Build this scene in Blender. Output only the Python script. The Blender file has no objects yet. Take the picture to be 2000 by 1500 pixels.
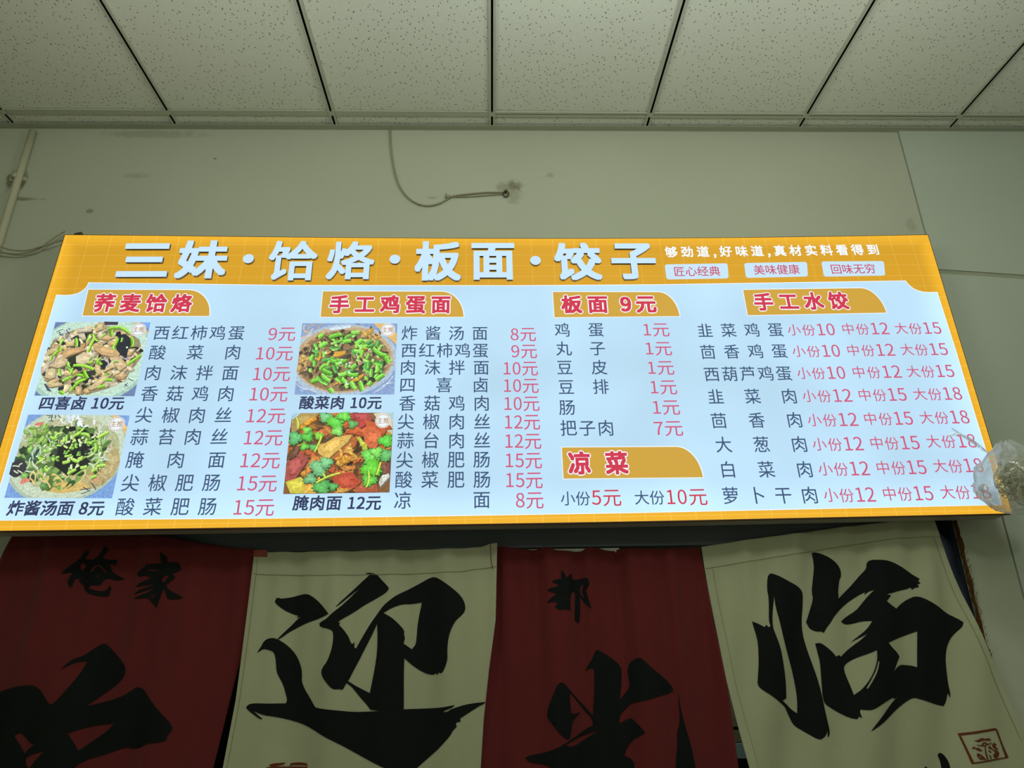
import bpy, bmesh, math, random, os
from mathutils import Vector, Matrix, geometry
SC = bpy.context.scene
COL = SC.collection

# ------------------------------------------------------------------ camera, light, exposure
cam_data = bpy.data.cameras.new('camera')
cam = bpy.data.objects.new('camera', cam_data); COL.objects.link(cam)
cam_data.sensor_fit = 'HORIZONTAL'; cam_data.sensor_width = 36.0; cam_data.lens = 24.1798
cam_data.clip_start = 0.02; cam_data.clip_end = 60
r_, u_, f_ = Vector((0.999446, -0.027505, -0.018740)), Vector((0.007731, -0.355804, 0.934529)), Vector((0.032372, 0.934156, 0.355394))
cm = Matrix.Identity(4)
for i in range(3):
    cm[i][0] = r_[i]; cm[i][1] = u_[i]; cm[i][2] = -f_[i]; cm[i][3] = (0.000000, -2.144335, 1.550000)[i]
cam.matrix_world = cm
SC.camera = cam
SC.view_settings.view_transform = 'Standard'
SC.view_settings.look = 'None'
SC.view_settings.gamma = 1.0
SC.view_settings.exposure = 0.0
SC.view_settings.use_curve_mapping = False

def lin(c):
    out = []
    for v in c[:3]:
        v = v / 255.0
        out.append(v / 12.92 if v <= 0.04045 else ((v + 0.055) / 1.055) ** 2.4)
    return tuple(out)

world = bpy.data.worlds.new('world'); SC.world = world; world.use_nodes = True
world.node_tree.nodes['Background'].inputs[0].default_value = (0.90, 1.0, 0.80, 1)
world.node_tree.nodes['Background'].inputs[1].default_value = 0.19

def area_lamp(name, loc, sx, sy, power, color):
    l = bpy.data.lights.new(name, 'AREA'); l.shape = 'RECTANGLE'; l.size = sx; l.size_y = sy
    l.energy = power; l.color = color
    o = bpy.data.objects.new(name, l); COL.objects.link(o); o.location = loc
    return o
ZC = 3.4237                       # ceiling height
# unseen lamp below the ceiling, spread over two points for width; another further back
def point_light(name, loc, power, radius, color):
    l = bpy.data.lights.new(name, 'POINT'); l.energy = power; l.shadow_soft_size = radius; l.color = color
    o = bpy.data.objects.new(name, l); COL.objects.link(o); o.location = loc
    return o
point_light('unseen_lamp', (-0.75, -1.35, ZC - 0.55), 11.5, 0.12, (0.93, 1.0, 0.87))
point_light('unseen_lamp.002', (1.15, -1.35, ZC - 0.55), 14.0, 0.12, (0.92, 1.0, 0.88))
point_light('unseen_lamp.003', (0.25, -1.05, ZC - 0.36), 5.0, 0.12, (0.92, 1.0, 0.90))  # third unseen point, added to brighten the middle of the ceiling
point_light('kitchen_fill', (1.0, 0.42, 2.2), 9.0, 0.08, (0.9, 1.0, 0.92))  # added unseen fill that lifts the hood rail out of the dark
point_light('unseen_lamp.001', (0.3, -4.0, ZC - 0.42), 30.0, 0.12, (0.92, 1.0, 0.80))

# ------------------------------------------------------------------ helpers
def tag(o, label=None, cat=None, group=None, kind=None):
    if label: o['label'] = label
    if cat: o['category'] = cat
    if group: o['group'] = group
    if kind: o['kind'] = kind
    return o

def link(name, verts, faces, mats, parent=None, matidx=None, smooth=False, cols=None):
    me = bpy.data.meshes.new(name)
    me.from_pydata(verts, [], faces)
    for m in (mats if isinstance(mats, (list, tuple)) else [mats]): me.materials.append(m)
    if matidx: me.polygons.foreach_set('material_index', matidx)
    if smooth: me.polygons.foreach_set('use_smooth', [True] * len(faces))
    if cols:
        ca = me.color_attributes.new('print', 'FLOAT_COLOR', 'POINT')
        ca.data.foreach_set('color', [x for c in cols for x in c])
    me.update()
    o = bpy.data.objects.new(name, me); COL.objects.link(o)
    if parent is not None: o.parent = parent
    return o

def empty(name, loc=(0, 0, 0)):
    o = bpy.data.objects.new(name, None); COL.objects.link(o); o.location = loc
    o.empty_display_size = 0.1
    return o

class MB:
    def __init__(s): s.v = []; s.f = []; s.mi = []
    def add(s, v, f, m=0):
        n = len(s.v); s.v += [tuple(p) for p in v]; s.f += [tuple(i + n for i in q) for q in f]; s.mi += [m] * len(f)
        return s
    def box(s, a, b, m=0):
        x0, y0, z0 = a; x1, y1, z1 = b
        return s.add([(x0,y0,z0),(x1,y0,z0),(x1,y1,z0),(x0,y1,z0),(x0,y0,z1),(x1,y0,z1),(x1,y1,z1),(x0,y1,z1)],
                     [(0,3,2,1),(4,5,6,7),(0,1,5,4),(1,2,6,5),(2,3,7,6),(3,0,4,7)], m)
    def tube(s, pts, r, n=8, m=0, cap=True):
        pts = [Vector(p) for p in pts]; rs = r if isinstance(r, (list, tuple)) else [r] * len(pts)
        ring = []; up = Vector((0.13, 0.31, 0.94)).normalized()
        V = []; F = []
        for i, p in enumerate(pts):
            t = (pts[min(i + 1, len(pts) - 1)] - pts[max(i - 1, 0)]).normalized()
            if abs(t.dot(up)) > 0.95: up = Vector((1, 0.1, 0)).normalized()
            a = t.cross(up).normalized(); b = a.cross(t).normalized(); up = b
            for k in range(n):
                w = 2 * math.pi * k / n
                V.append(p + a * (math.cos(w) * rs[i]) + b * (math.sin(w) * rs[i]))
        for i in range(len(pts) - 1):
            for k in range(n):
                k2 = (k + 1) % n
                F.append((i * n + k, i * n + k2, (i + 1) * n + k2, (i + 1) * n + k))
        if cap:
            F.append(tuple(range(n - 1, -1, -1))); F.append(tuple((len(pts) - 1) * n + k for k in range(n)))
        return s.add(V, F, m)
    def poly(s, loops, fn, m=0):
        """filled polygon; loops = [outer, hole, ...] of 2-d points, fn maps (a, b) to a 3-d point facing -Y"""
        flat = [p for l in loops for p in l]
        tri = geometry.tessellate_polygon([[Vector((p[0], p[1], 0)) for p in l] for l in loops])
        F = []
        for t in tri:
            a, b, c = (flat[i] for i in t)
            cr = (b[0]-a[0])*(c[1]-a[1]) - (b[1]-a[1])*(c[0]-a[0])
            if abs(cr) < 1e-12: continue
            F.append(tuple(t) if cr > 0 else (t[0], t[2], t[1]))
        return s.add([fn(p[0], p[1]) for p in flat], F, m)
    def build(s, name, mats, parent=None, smooth=False):
        return link(name, s.v, s.f, mats, parent, s.mi, smooth)

def spline(pts, n=8):
    """Catmull-Rom through points of any dimension"""
    out = []
    P_ = [pts[0]] + list(pts) + [pts[-1]]
    for i in range(1, len(P_) - 2):
        a, b, c, d = P_[i-1], P_[i], P_[i+1], P_[i+2]
        for k in range(n):
            t = k / n
            out.append(tuple(0.5 * (2*b[j] + (c[j]-a[j])*t + (2*a[j]-5*b[j]+4*c[j]-d[j])*t*t + (3*b[j]-a[j]-3*c[j]+d[j])*t**3) for j in range(len(a))))
    out.append(tuple(pts[-1]))
    return out

def soften(loop, limit=55):
    """round the gentle corners of a traced outline, keep the sharp ones"""
    out = []; n = len(loop)
    for i in range(n):
        a, b, c = loop[i-1], loop[i], loop[(i+1) % n]
        d1 = math.atan2(b[1]-a[1], b[0]-a[0]); d2 = math.atan2(c[1]-b[1], c[0]-b[0])
        t = abs((d2 - d1 + math.pi) % (2*math.pi) - math.pi)
        if math.degrees(t) < limit:
            out.append((b[0]*.75 + a[0]*.25, b[1]*.75 + a[1]*.25)); out.append((b[0]*.75 + c[0]*.25, b[1]*.75 + c[1]*.25))
        else: out.append((b[0], b[1]))
    return out

# ------------------------------------------------------------------ materials
def new_mat(name):
    m = bpy.data.materials.new(name); m.use_nodes = True
    nt = m.node_tree; b = nt.nodes['Principled BSDF']
    return m, nt, b

def plain(name, rgb, rough=0.6, spec=0.3, metal=0.0, noise=0.0, scale=30, bump=0.0, bscale=200):
    m, nt, b = new_mat(name); c = lin(rgb)
    b.inputs['Base Color'].default_value = (*c, 1); b.inputs['Roughness'].default_value = rough
    b.inputs['Specular IOR Level'].default_value = spec; b.inputs['Metallic'].default_value = metal
    tc = nt.nodes.new('ShaderNodeTexCoord')
    if noise:
        n = nt.nodes.new('ShaderNodeTexNoise'); n.inputs['Scale'].default_value = scale; n.inputs['Detail'].default_value = 5
        mx = nt.nodes.new('ShaderNodeMix'); mx.data_type = 'RGBA'
        mx.inputs[6].default_value = (*[x * (1 - noise) for x in c], 1); mx.inputs[7].default_value = (*[min(1, x * (1 + noise)) for x in c], 1)
        nt.links.new(tc.outputs['Object'], n.inputs['Vector']); nt.links.new(n.outputs['Fac'], mx.inputs[0]); nt.links.new(mx.outputs[2], b.inputs['Base Color'])
    if bump:
        n2 = nt.nodes.new('ShaderNodeTexNoise'); n2.inputs['Scale'].default_value = bscale; n2.inputs['Detail'].default_value = 4
        bp = nt.nodes.new('ShaderNodeBump'); bp.inputs['Strength'].default_value = bump; bp.inputs['Distance'].default_value = 0.002
        nt.links.new(tc.outputs['Object'], n2.inputs['Vector']); nt.links.new(n2.outputs['Fac'], bp.inputs['Height']); nt.links.new(bp.outputs['Normal'], b.inputs['Normal'])
    return m

def backlit(name, rgb, gain=1.0, rough=0.45):
    """translucent print on the lit sign: gives off its own colour"""
    m, nt, b = new_mat(name); c = lin(rgb)
    b.inputs['Base Color'].default_value = (*[x * 0.12 for x in c], 1); b.inputs['Roughness'].default_value = rough
    b.inputs['Specular IOR Level'].default_value = 0.15
    b.inputs['Emission Color'].default_value = (*c, 1); b.inputs['Emission Strength'].default_value = gain
    return m

M_wall, nt, b = new_mat('painted_wall')
tc = nt.nodes.new('ShaderNodeTexCoord'); sep = nt.nodes.new('ShaderNodeSeparateXYZ'); nt.links.new(tc.outputs['Object'], sep.inputs[0])
n1 = nt.nodes.new('ShaderNodeTexNoise'); n1.inputs['Scale'].default_value = 2.2; n1.inputs['Detail'].default_value = 6
mx = nt.nodes.new('ShaderNodeMix'); mx.data_type = 'RGBA'
WALLC = (189, 191, 172)
mx.inputs[6].default_value = (*[x * 0.93 for x in lin(WALLC)], 1); mx.inputs[7].default_value = (*[x * 1.06 for x in lin(WALLC)], 1)
nt.links.new(tc.outputs['Object'], n1.inputs['Vector']); nt.links.new(n1.outputs['Fac'], mx.inputs[0])
prev = mx.outputs[2]
# scuffs and stains on the paint: (x, z), half sizes, strength, colour
STAINS = [(*q, *e) for q, e in zip([(-1.6955,3.1012),(-1.6586,3.0990),(-1.4424,3.0485),(-1.3052,3.2035),(-1.7544,3.1819),(-1.7048,3.1820),(0.0737,3.1536),(0.1085,3.1629),(0.2354,3.2097),(-0.2062,3.1075),(-1.0253,3.2810),(-1.4625,2.9236),(1.5760,2.9867),(0.0962,3.1261),(-1.2711,3.3944)],
    [(.035,.010,.55),(.05,.006,.35),(.016,.010,.55),(.05,.012,.25),(.016,.045,.75),(.012,.040,.75),(.045,.030,.40),(.03,.018,.35),(.018,.014,.35),(.02,.008,.3),(.006,.005,.7),(.06,.02,.25),(.02,.03,.2),(.03,.05,.3),(.2,.02,.25)])]
nn = nt.nodes.new('ShaderNodeTexNoise'); nn.inputs['Scale'].default_value = 40; nt.links.new(tc.outputs['Object'], nn.inputs['Vector'])
def mth(nt, op, a, b_=None):
    n = nt.nodes.new('ShaderNodeMath'); n.operation = op
    for i, v in enumerate((a, b_)):
        if v is None: continue
        if isinstance(v, (int, float)): n.inputs[i].default_value = v
        else: nt.links.new(v, n.inputs[i])
    return n.outputs[0]
for (sx, sz, rx, rz, st) in STAINS:
    dx = mth(nt, 'DIVIDE', mth(nt, 'SUBTRACT', sep.outputs[0], sx), rx); dz = mth(nt, 'DIVIDE', mth(nt, 'SUBTRACT', sep.outputs[2], sz), rz)
    d = mth(nt, 'SQRT', mth(nt, 'ADD', mth(nt, 'MULTIPLY', dx, dx), mth(nt, 'MULTIPLY', dz, dz)))
    d = mth(nt, 'ADD', d, mth(nt, 'MULTIPLY', mth(nt, 'SUBTRACT', nn.outputs['Fac'], 0.5), 1.6))
    mr = nt.nodes.new('ShaderNodeMapRange'); mr.inputs[1].default_value = 0.55; mr.inputs[2].default_value = 1.15; mr.inputs[3].default_value = st; mr.inputs[4].default_value = 0
    nt.links.new(d, mr.inputs[0])
    m2 = nt.nodes.new('ShaderNodeMix'); m2.data_type = 'RGBA'; nt.links.new(mr.outputs[0], m2.inputs[0]); nt.links.new(prev, m2.inputs[6])
    m2.inputs[7].default_value = (*lin((104, 92, 64)), 1); prev = m2.outputs[2]
nt.links.new(prev, b.inputs['Base Color']); b.inputs['Roughness'].default_value = 0.75; b.inputs['Specular IOR Level'].default_value = 0.25
n2 = nt.nodes.new('ShaderNodeTexNoise'); n2.inputs['Scale'].default_value = 60; n2.inputs['Detail'].default_value = 5
bp = nt.nodes.new('ShaderNodeBump'); bp.inputs['Strength'].default_value = 0.12; bp.inputs['Distance'].default_value = 0.004
nt.links.new(tc.outputs['Object'], n2.inputs['Vector']); nt.links.new(n2.outputs['Fac'], bp.inputs['Height']); nt.links.new(bp.outputs['Normal'], b.inputs['Normal'])

M_panel = plain('partition_panel', (190, 196, 182), 0.6, 0.3, noise=0.05, scale=3, bump=0.05, bscale=80)
M_grid = plain('ceiling_grid_white', (188, 190, 172), 0.5, 0.3, noise=0.06, scale=8)
M_trim = plain('wall_angle_grey', (166, 169, 148), 0.6, 0.3, noise=0.08, scale=12)
M_slot = plain('grid_slot_black', (14, 14, 12), 0.8, 0.1)
M_dark = plain('dark_interior', (26, 27, 26), 0.9, 0.05)
M_beam = plain('blue_black_header', (104, 110, 112), 0.55, 0.3, noise=0.15, scale=6)
M_jamb = plain('dark_jamb', (38, 44, 58), 0.7, 0.2, noise=0.2, scale=9)
M_floor = plain('floor_tile', (150, 146, 130), 0.45, 0.4, noise=0.08, scale=4)
M_frame = plain('sign_frame_metal', (176, 170, 160), 0.5, 0.4, metal=0.0, noise=0.05)
M_rim = plain('sign_rim_brown', (92, 58, 26), 0.5, 0.3)
M_letterside = plain('letter_return', (150, 150, 148), 0.5, 0.3)
M_pipe = plain('painted_pipe', (190, 186, 160), 0.55, 0.35, noise=0.10, scale=14)
M_cable = plain('grimy_cable', (158, 152, 124), 0.5, 0.4, noise=0.12, scale=40)
M_rust = plain('rusty_steel', (86, 74, 54), 0.7, 0.3, noise=0.3, scale=60)
M_foam = plain('torn_brown_edge', (82, 54, 26), 0.95, 0.05, noise=0.45, scale=35)
M_foamlight = plain('torn_fibre', (128, 108, 74), 0.95, 0.05, noise=0.3, scale=60)
M_whitestrip = plain('white_batten', (205, 205, 190), 0.6, 0.3)
M_steel = plain('kitchen_steel', (120, 140, 142), 0.45, 0.4)

# acoustic tile with pin holes
M_tile, nt, b = new_mat('pinhole_ceiling_tile')
tc = nt.nodes.new('ShaderNodeTexCoord'); mp = nt.nodes.new('ShaderNodeMapping'); nt.links.new(tc.outputs['Object'], mp.inputs[0])
def holes(scale, rot, stretch, thr, seed, keep=0.55):
    mp = nt.nodes.new('ShaderNodeMapping'); mp.inputs['Rotation'].default_value = (0, 0, rot); mp.inputs['Location'].default_value = (seed, seed * 1.7, 0); mp.inputs['Scale'].default_value = (scale, scale * stretch, scale)
    nt.links.new(tc.outputs['Object'], mp.inputs[0])
    v = nt.nodes.new('ShaderNodeTexVoronoi'); v.voronoi_dimensions = '2D'; v.inputs['Scale'].default_value = 1.0; nt.links.new(mp.outputs[0], v.inputs['Vector'])
    mr = nt.nodes.new('ShaderNodeMapRange'); mr.inputs[1].default_value = thr; mr.inputs[2].default_value = thr * 1.5; mr.inputs[3].default_value = 1; mr.inputs[4].default_value = 0
    nt.links.new(v.outputs['Distance'], mr.inputs[0])
    # a cell keeps its hole only now and then
    sp_ = nt.nodes.new('ShaderNodeSeparateColor'); nt.links.new(v.outputs['Color'], sp_.inputs[0])
    return mth(nt, 'MULTIPLY', mr.outputs[0], mth(nt, 'GREATER_THAN', sp_.outputs[0], keep))
h = mth(nt, 'MAXIMUM', holes(56, 0.4, 0.55, 0.072, 3.1), holes(56, -0.5, 0.6, 0.066, 7.7))
h = mth(nt, 'MAXIMUM', h, mth(nt, 'MULTIPLY', holes(120, 0.1, 0.8, 0.10, 1.3), 0.35))
mx = nt.nodes.new('ShaderNodeMix'); mx.data_type = 'RGBA'; mx.inputs[6].default_value = (*lin((228, 229, 216)), 1); mx.inputs[7].default_value = (*lin((112, 108, 88)), 1)
nt.links.new(h, mx.inputs[0]); nt.links.new(mx.outputs[2], b.inputs['Base Color']); b.inputs['Roughness'].default_value = 0.85; b.inputs['Specular IOR Level'].default_value = 0.1

# orange header print with its fine grid of lighter lines (sign coordinates)
M_orange, nt, b = new_mat('orange_print')
tc = nt.nodes.new('ShaderNodeTexCoord'); sep = nt.nodes.new('ShaderNodeSeparateXYZ'); nt.links.new(tc.outputs['Object'], sep.inputs[0])
def gridline(out, pitch, off, half):
    a = mth(nt, 'FRACT', mth(nt, 'ADD', mth(nt, 'DIVIDE', mth(nt, 'ADD', out, 50.0), pitch), off))
    return mth(nt, 'LESS_THAN', mth(nt, 'ABSOLUTE', mth(nt, 'SUBTRACT', a, 0.5)), half / pitch)
g = mth(nt, 'MAXIMUM', gridline(sep.outputs[0], 0.0752, 0.52, 0.0013), gridline(sep.outputs[2], 0.0434, 0.2, 0.0011))
mx = nt.nodes.new('ShaderNodeMix'); mx.data_type = 'RGBA'; mx.inputs[6].default_value = (*lin((220, 164, 42)), 1); mx.inputs[7].default_value = (*lin((229, 178, 70)), 1)
nt.links.new(g, mx.inputs[0]); nt.links.new(mx.outputs[2], b.inputs['Emission Color']); b.inputs['Emission Strength'].default_value = 0.96
b.inputs['Base Color'].default_value = (0.06, 0.035, 0.008, 1); b.inputs['Roughness'].default_value = 0.45; b.inputs['Specular IOR Level'].default_value = 0.15

M_face = backlit('backlit_white_film', (190, 225, 249), .97)
def led_gain(m, lo, edge, mottle, width=.16):
    """strip LEDs sit along the rim of the box, so the film gives off more light near its outer edge"""
    nt = m.node_tree; b = nt.nodes['Principled BSDF']
    tc = nt.nodes.new('ShaderNodeTexCoord'); sp_ = nt.nodes.new('ShaderNodeSeparateXYZ'); nt.links.new(tc.outputs['Object'], sp_.inputs[0])
    dx = mth(nt, 'SUBTRACT', 3.0076 / 2, mth(nt, 'ABSOLUTE', sp_.outputs[0])); dz = mth(nt, 'SUBTRACT', 1.0037 / 2, mth(nt, 'ABSOLUTE', mth(nt, 'SUBTRACT', sp_.outputs[2], 1.0037 / 2)))
    d = mth(nt, 'MINIMUM', dx, dz)
    mr = nt.nodes.new('ShaderNodeMapRange'); mr.interpolation_type = 'SMOOTHERSTEP'; mr.inputs[1].default_value = 0; mr.inputs[2].default_value = width; mr.inputs[3].default_value = edge; mr.inputs[4].default_value = 0; nt.links.new(d, mr.inputs[0])
    nz = nt.nodes.new('ShaderNodeTexNoise'); nz.inputs['Scale'].default_value = 3.2; nz.inputs['Detail'].default_value = 1; nt.links.new(tc.outputs['Object'], nz.inputs['Vector'])
    g = mth(nt, 'ADD', mth(nt, 'ADD', mr.outputs[0], lo), mth(nt, 'MULTIPLY', mth(nt, 'SUBTRACT', nz.outputs['Fac'], .5), mottle))
    nt.links.new(g, b.inputs['Emission Strength'])
led_gain(M_face, .95, .20, .35); led_gain(M_orange, .94, .30, .10, .07)
M_white = backlit('backlit_white_print', (236, 244, 252))
M_title = backlit('title_letter_face', (200, 228, 248), .97)
M_badge = backlit('backlit_amber', (208, 164, 66), .97)
M_red = backlit('backlit_red', (205, 62, 84))
M_price = backlit('backlit_pink_red', (204, 92, 124))
M_navy = backlit('backlit_slate_blue', (66, 88, 122))
M_cap = backlit('backlit_dark_navy', (58, 66, 98))
M_tagtext = backlit('backlit_rose', (196, 78, 104))
M_tan = backlit('backlit_tan', (184, 148, 104))
M_print, nt, b = new_mat('backlit_photo_print')
at = nt.nodes.new('ShaderNodeAttribute'); at.attribute_name = 'print'
tc = nt.nodes.new('ShaderNodeTexCoord'); n = nt.nodes.new('ShaderNodeTexNoise'); n.inputs['Scale'].default_value = 130; n.inputs['Detail'].default_value = 4
nt.links.new(tc.outputs['Object'], n.inputs['Vector'])
mr = nt.nodes.new('ShaderNodeMapRange'); mr.inputs[1].default_value = .3; mr.inputs[2].default_value = .7; mr.inputs[3].default_value = .78; mr.inputs[4].default_value = 1.24; nt.links.new(n.outputs['Fac'], mr.inputs[0])
vm = nt.nodes.new('ShaderNodeVectorMath'); vm.operation = 'SCALE'; nt.links.new(at.outputs['Color'], vm.inputs[0]); nt.links.new(mr.outputs[0], vm.inputs['Scale'])
nt.links.new(vm.outputs[0], b.inputs['Emission Color']); b.inputs['Emission Strength'].default_value = 1.0
b.inputs['Base Color'].default_value = (.04, .04, .04, 1); b.inputs['Roughness'].default_value = .45; b.inputs['Specular IOR Level'].default_value = .15

def cloth_mat(name, rgb, var):
    m, nt, b = new_mat(name); c = lin(rgb)
    tc = nt.nodes.new('ShaderNodeTexCoord')
    n = nt.nodes.new('ShaderNodeTexNoise'); n.inputs['Scale'].default_value = 7; n.inputs['Detail'].default_value = 7
    mx = nt.nodes.new('ShaderNodeMix'); mx.data_type = 'RGBA'
    mx.inputs[6].default_value = (*[x * (1 - var) for x in c], 1); mx.inputs[7].default_value = (*[x * (1 + var) for x in c], 1)
    nt.links.new(tc.outputs['Object'], n.inputs['Vector']); nt.links.new(n.outputs['Fac'], mx.inputs[0]); nt.links.new(mx.outputs[2], b.inputs['Base Color'])
    w1 = nt.nodes.new('ShaderNodeTexWave'); w1.bands_direction = 'X'; w1.inputs['Scale'].default_value = 180; w1.inputs['Distortion'].default_value = 1
    w2 = nt.nodes.new('ShaderNodeTexWave'); w2.bands_direction = 'Z'; w2.inputs['Scale'].default_value = 180; w2.inputs['Distortion'].default_value = 1
    for w in (w1, w2): nt.links.new(tc.outputs['Object'], w.inputs['Vector'])
    bp = nt.nodes.new('ShaderNodeBump'); bp.inputs['Strength'].default_value = .25; bp.inputs['Distance'].default_value = .0008
    nt.links.new(mth(nt, 'ADD', w1.outputs['Fac'], w2.outputs['Fac']), bp.inputs['Height']); nt.links.new(bp.outputs['Normal'], b.inputs['Normal'])
    b.inputs['Roughness'].default_value = .9; b.inputs['Specular IOR Level'].default_value = .1
    b.inputs['Sheen Weight'].default_value = .1
    return m
M_redcloth = cloth_mat('red_cotton', (106, 40, 40), .12)
M_beigecloth = cloth_mat('natural_linen', (182, 182, 150), .07)
M_ink = plain('black_ink_print', (20, 23, 22), .8, .15, noise=.2, scale=25)
M_sealink = plain('red_brown_ink', (112, 56, 38), .85, .1, noise=.2, scale=60)
M_tape = plain('faded_red_tape', (150, 74, 62), .7, .2)
M_thread = plain('red_thread', (130, 44, 34), .9, .1)

# ------------------------------------------------------------------ ceiling and walls
X0, YT = -1.1835, 0.0823            # first grid line and distance of the cross tee from the wall
XS = [X0 + 0.6 * k for k in range(-3, 9)]
g = MB(); FL = 0.012
g.box((XS[0] - .6, -5.0, ZC + .05), (XS[-1] + .6, .2, ZC + .07))           # slab the grid hangs from
rowY = [0.0, -YT, -YT - 0.6, -YT - 1.2, -YT - 1.8]
for x in XS:                                                                # main tees: two flanges and a dark slot
    for s in (-1, 1): g.box((x + (s * .0034 if s > 0 else -FL), rowY[-1], ZC - .002), (x + (FL if s > 0 else -.0034), 0, ZC + .004))
    g.box((x - .0034, rowY[-1], ZC + .006), (x + .0034, 0, ZC + .009), 1)
    for s in (-1, 1): g.box((x + s * .0034 - .0005, rowY[-1], ZC - .002), (x + s * .0034 + .0005, 0, ZC + .009), 1)
for y in rowY[1:]:
    for x in XS: g.box((x - FL, y - FL * .8, ZC - .0024), (x + FL, y + FL * .8, ZC + .004))
    for i in range(len(XS) - 1):
        xa, xb = XS[i] + FL, XS[i + 1] - FL
        slotted = xa > 0
        if slotted:
            g.box((xa, y - FL, ZC - .002), (xb, y - .003, ZC + .004)); g.box((xa, y + .003, ZC - .002), (xb, y + FL, ZC + .004)); g.box((xa, y - .003, ZC + .006), (xb, y + .003, ZC + .009), 1)
        else:
            g.box((xa, y - FL, ZC - .0005), (xb, y + FL, ZC + .004))
ceiling = g.build('ceiling', [M_grid, M_slot]); tag(ceiling, kind='structure')
def tile(x0, x1, y0, y1):
    t = MB(); G = 0.002
    zt = ZC + .0055
    t.box((x0 + FL * .75, y0 + FL * .75, zt), (x1 - FL * .75, y1 - FL * .75, zt + .014))
    return t.build('ceiling_tile', M_tile, ceiling)
for i in range(len(XS) - 1):
    for j in range(len(rowY) - 1):
        tile(XS[i], XS[i + 1], rowY[j + 1], rowY[j])
big = MB().box((XS[0] - .6, -5.0, ZC + .004), (XS[-1] + .6, rowY[-1], ZC + .02)); big.build('ceiling_tile', M_tile, ceiling)

tr = MB()
tr.box((XS[0], -.0025, ZC - .006), (XS[-1], -.0005, ZC - .0022)); tr.box((XS[0], -.026, ZC - .0045), (XS[-1], -.0035, ZC - .0022))
tag(tr.build('trim_1', M_trim), kind='structure')

XL, XR, ZT, TH = -1.44, 1.462, 1.93, 0.14
XSEAM = ([(1.6208,3.4341)][0][0], [(1.6159,1.8693)][0][0])
xs = sum(XSEAM) / 2
w = MB()
w.box((XS[0], 0, ZT), (xs, TH, ZC + .02)); w.box((XS[0], 0, 0), (XL, TH, ZT)); w.box((XR, 0, 0), (xs, TH, ZT))
tag(w.build('wall_back', M_wall), kind='structure')
# partition panels to the right of the joint
ja, jb = [(1.6331,2.7820)][0], [(1.9402,2.7578)][0]
sl = (jb[1] - ja[1]) / (jb[0] - ja[0]); XE = XS[-1]
def zj(x): return ja[1] + sl * (x - ja[0])
def slab(lo, hi, y0, y1):       # lo/hi: z at (xs, XE)
    v = []
    for y in (y0, y1): v += [(xs + .003, y, lo[0]), (XE, y, lo[1]), (XE, y, hi[1]), (xs + .003, y, hi[0])]
    return MB().add(v, [(0,1,2,3),(7,6,5,4),(0,4,5,1),(1,5,6,2),(2,6,7,3),(3,7,4,0)])
tag(slab((zj(xs) + .014, zj(XE) + .014), (ZC + .02, ZC + .02), -.006, TH).build('wall_back_upper_panel', M_panel), kind='structure')
tag(slab((0, 0), (zj(xs) - .003, zj(XE) - .003), -.004, TH).build('wall_back_lower_panel', M_panel), kind='structure')
tag(slab((zj(xs) - .003, zj(XE) - .003), (zj(xs) + .014, zj(XE) + .014), -.0015, TH).build('trim_2', M_trim), kind='structure')
tag(MB().box((xs - .001, .004, 0), (xs + .003, TH, ZC)).build('trim_3', M_slot), kind='structure')
tag(MB().box((XS[0] - .6, -5, -.05), (XS[-1] + .6, 2.2, 0)).build('floor', M_floor), kind='structure')
tag(MB().box((XS[0] - .1, -5, 0), (XS[0], TH, ZC + .02)).build('wall_left', M_wall), kind='structure')
tag(MB().box((XE, -5, 0), (XE + .1, TH, ZC + .02)).build('wall_right', M_panel), kind='structure')
# kitchen seen through the gaps between the curtains
k = MB()
k.box((-2.2, 2.0, 0), (2.2, 2.1, 2.6)); k.box((-2.2, TH, 2.5), (2.2, 2.0, 2.6)); k.box((-2.3, TH, 0), (-2.2, 2.1, 2.6)); k.box((2.2, TH, 0), (2.3, 2.1, 2.6))
tag(k.build('wall_kitchen', M_dark), kind='structure')
# opening: dark jambs and blue-black header beam
zb = [(0.0646,1.8307)][0][1]
j = MB(); j.box((XL, .012, 0), (XL + .012, TH, ZT)); j.box((XR - .012, .012, 0), (XR, TH, ZT)); j.box((XL, .012, ZT - .012), (XR, TH, ZT))
tag(j.build('trim_4', M_jamb), kind='structure')
hb = MB(); xb = [(1.3513,1.8747)][0][0]; hb.box((XL + .012, .010, zb), (xb, TH - .02, ZT - .012)); hb.box((XL + .012, .004, zb + .045), (xb, .010, ZT - .012))
tag(hb.build('trim_5', M_beam), kind='structure')

# torn fibre along the right edge of the opening
rnd = random.Random(4)
edge = MB(); light = MB()
zs = [1.93 - .012 * i for i in range(90)]
prevw = .012
V = []
for i, zz in enumerate(zs):
    prevw = max(.001, min(.013, prevw + rnd.uniform(-.0055, .005)))
    V.append((XR - .004 - rnd.uniform(0, .006), -.001 - rnd.uniform(0, .004), zz)); V.append((XR + prevw, -.0008, zz)); V.append((XR + .002 + prevw * .3, -.006 - rnd.uniform(0, .005), zz))
F = []
for i in range(len(zs) - 1):
    a = 3 * i; F += [(a, a + 3, a + 5, a + 2), (a + 2, a + 5, a + 4, a + 1), (a, a + 1, a + 4, a + 3)]
edge.add(V, F)
ed = edge.build('trim_6', M_foam); tag(ed, kind='structure')
for i in range(110):
    zz = rnd.uniform(1.25, 1.79); x = XR + rnd.uniform(-.003, .010); l = rnd.uniform(.004, .014); a = rnd.uniform(-1, 1)
    light.tube([(x, -.005, zz), (x + .5 * l * math.sin(a), -.008, zz + .5 * l), (x + l * math.sin(a), -.006, zz + l * math.cos(a))], rnd.uniform(.0005, .0012), 4)
light.build('torn_fibre', M_foamlight, ed)

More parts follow.
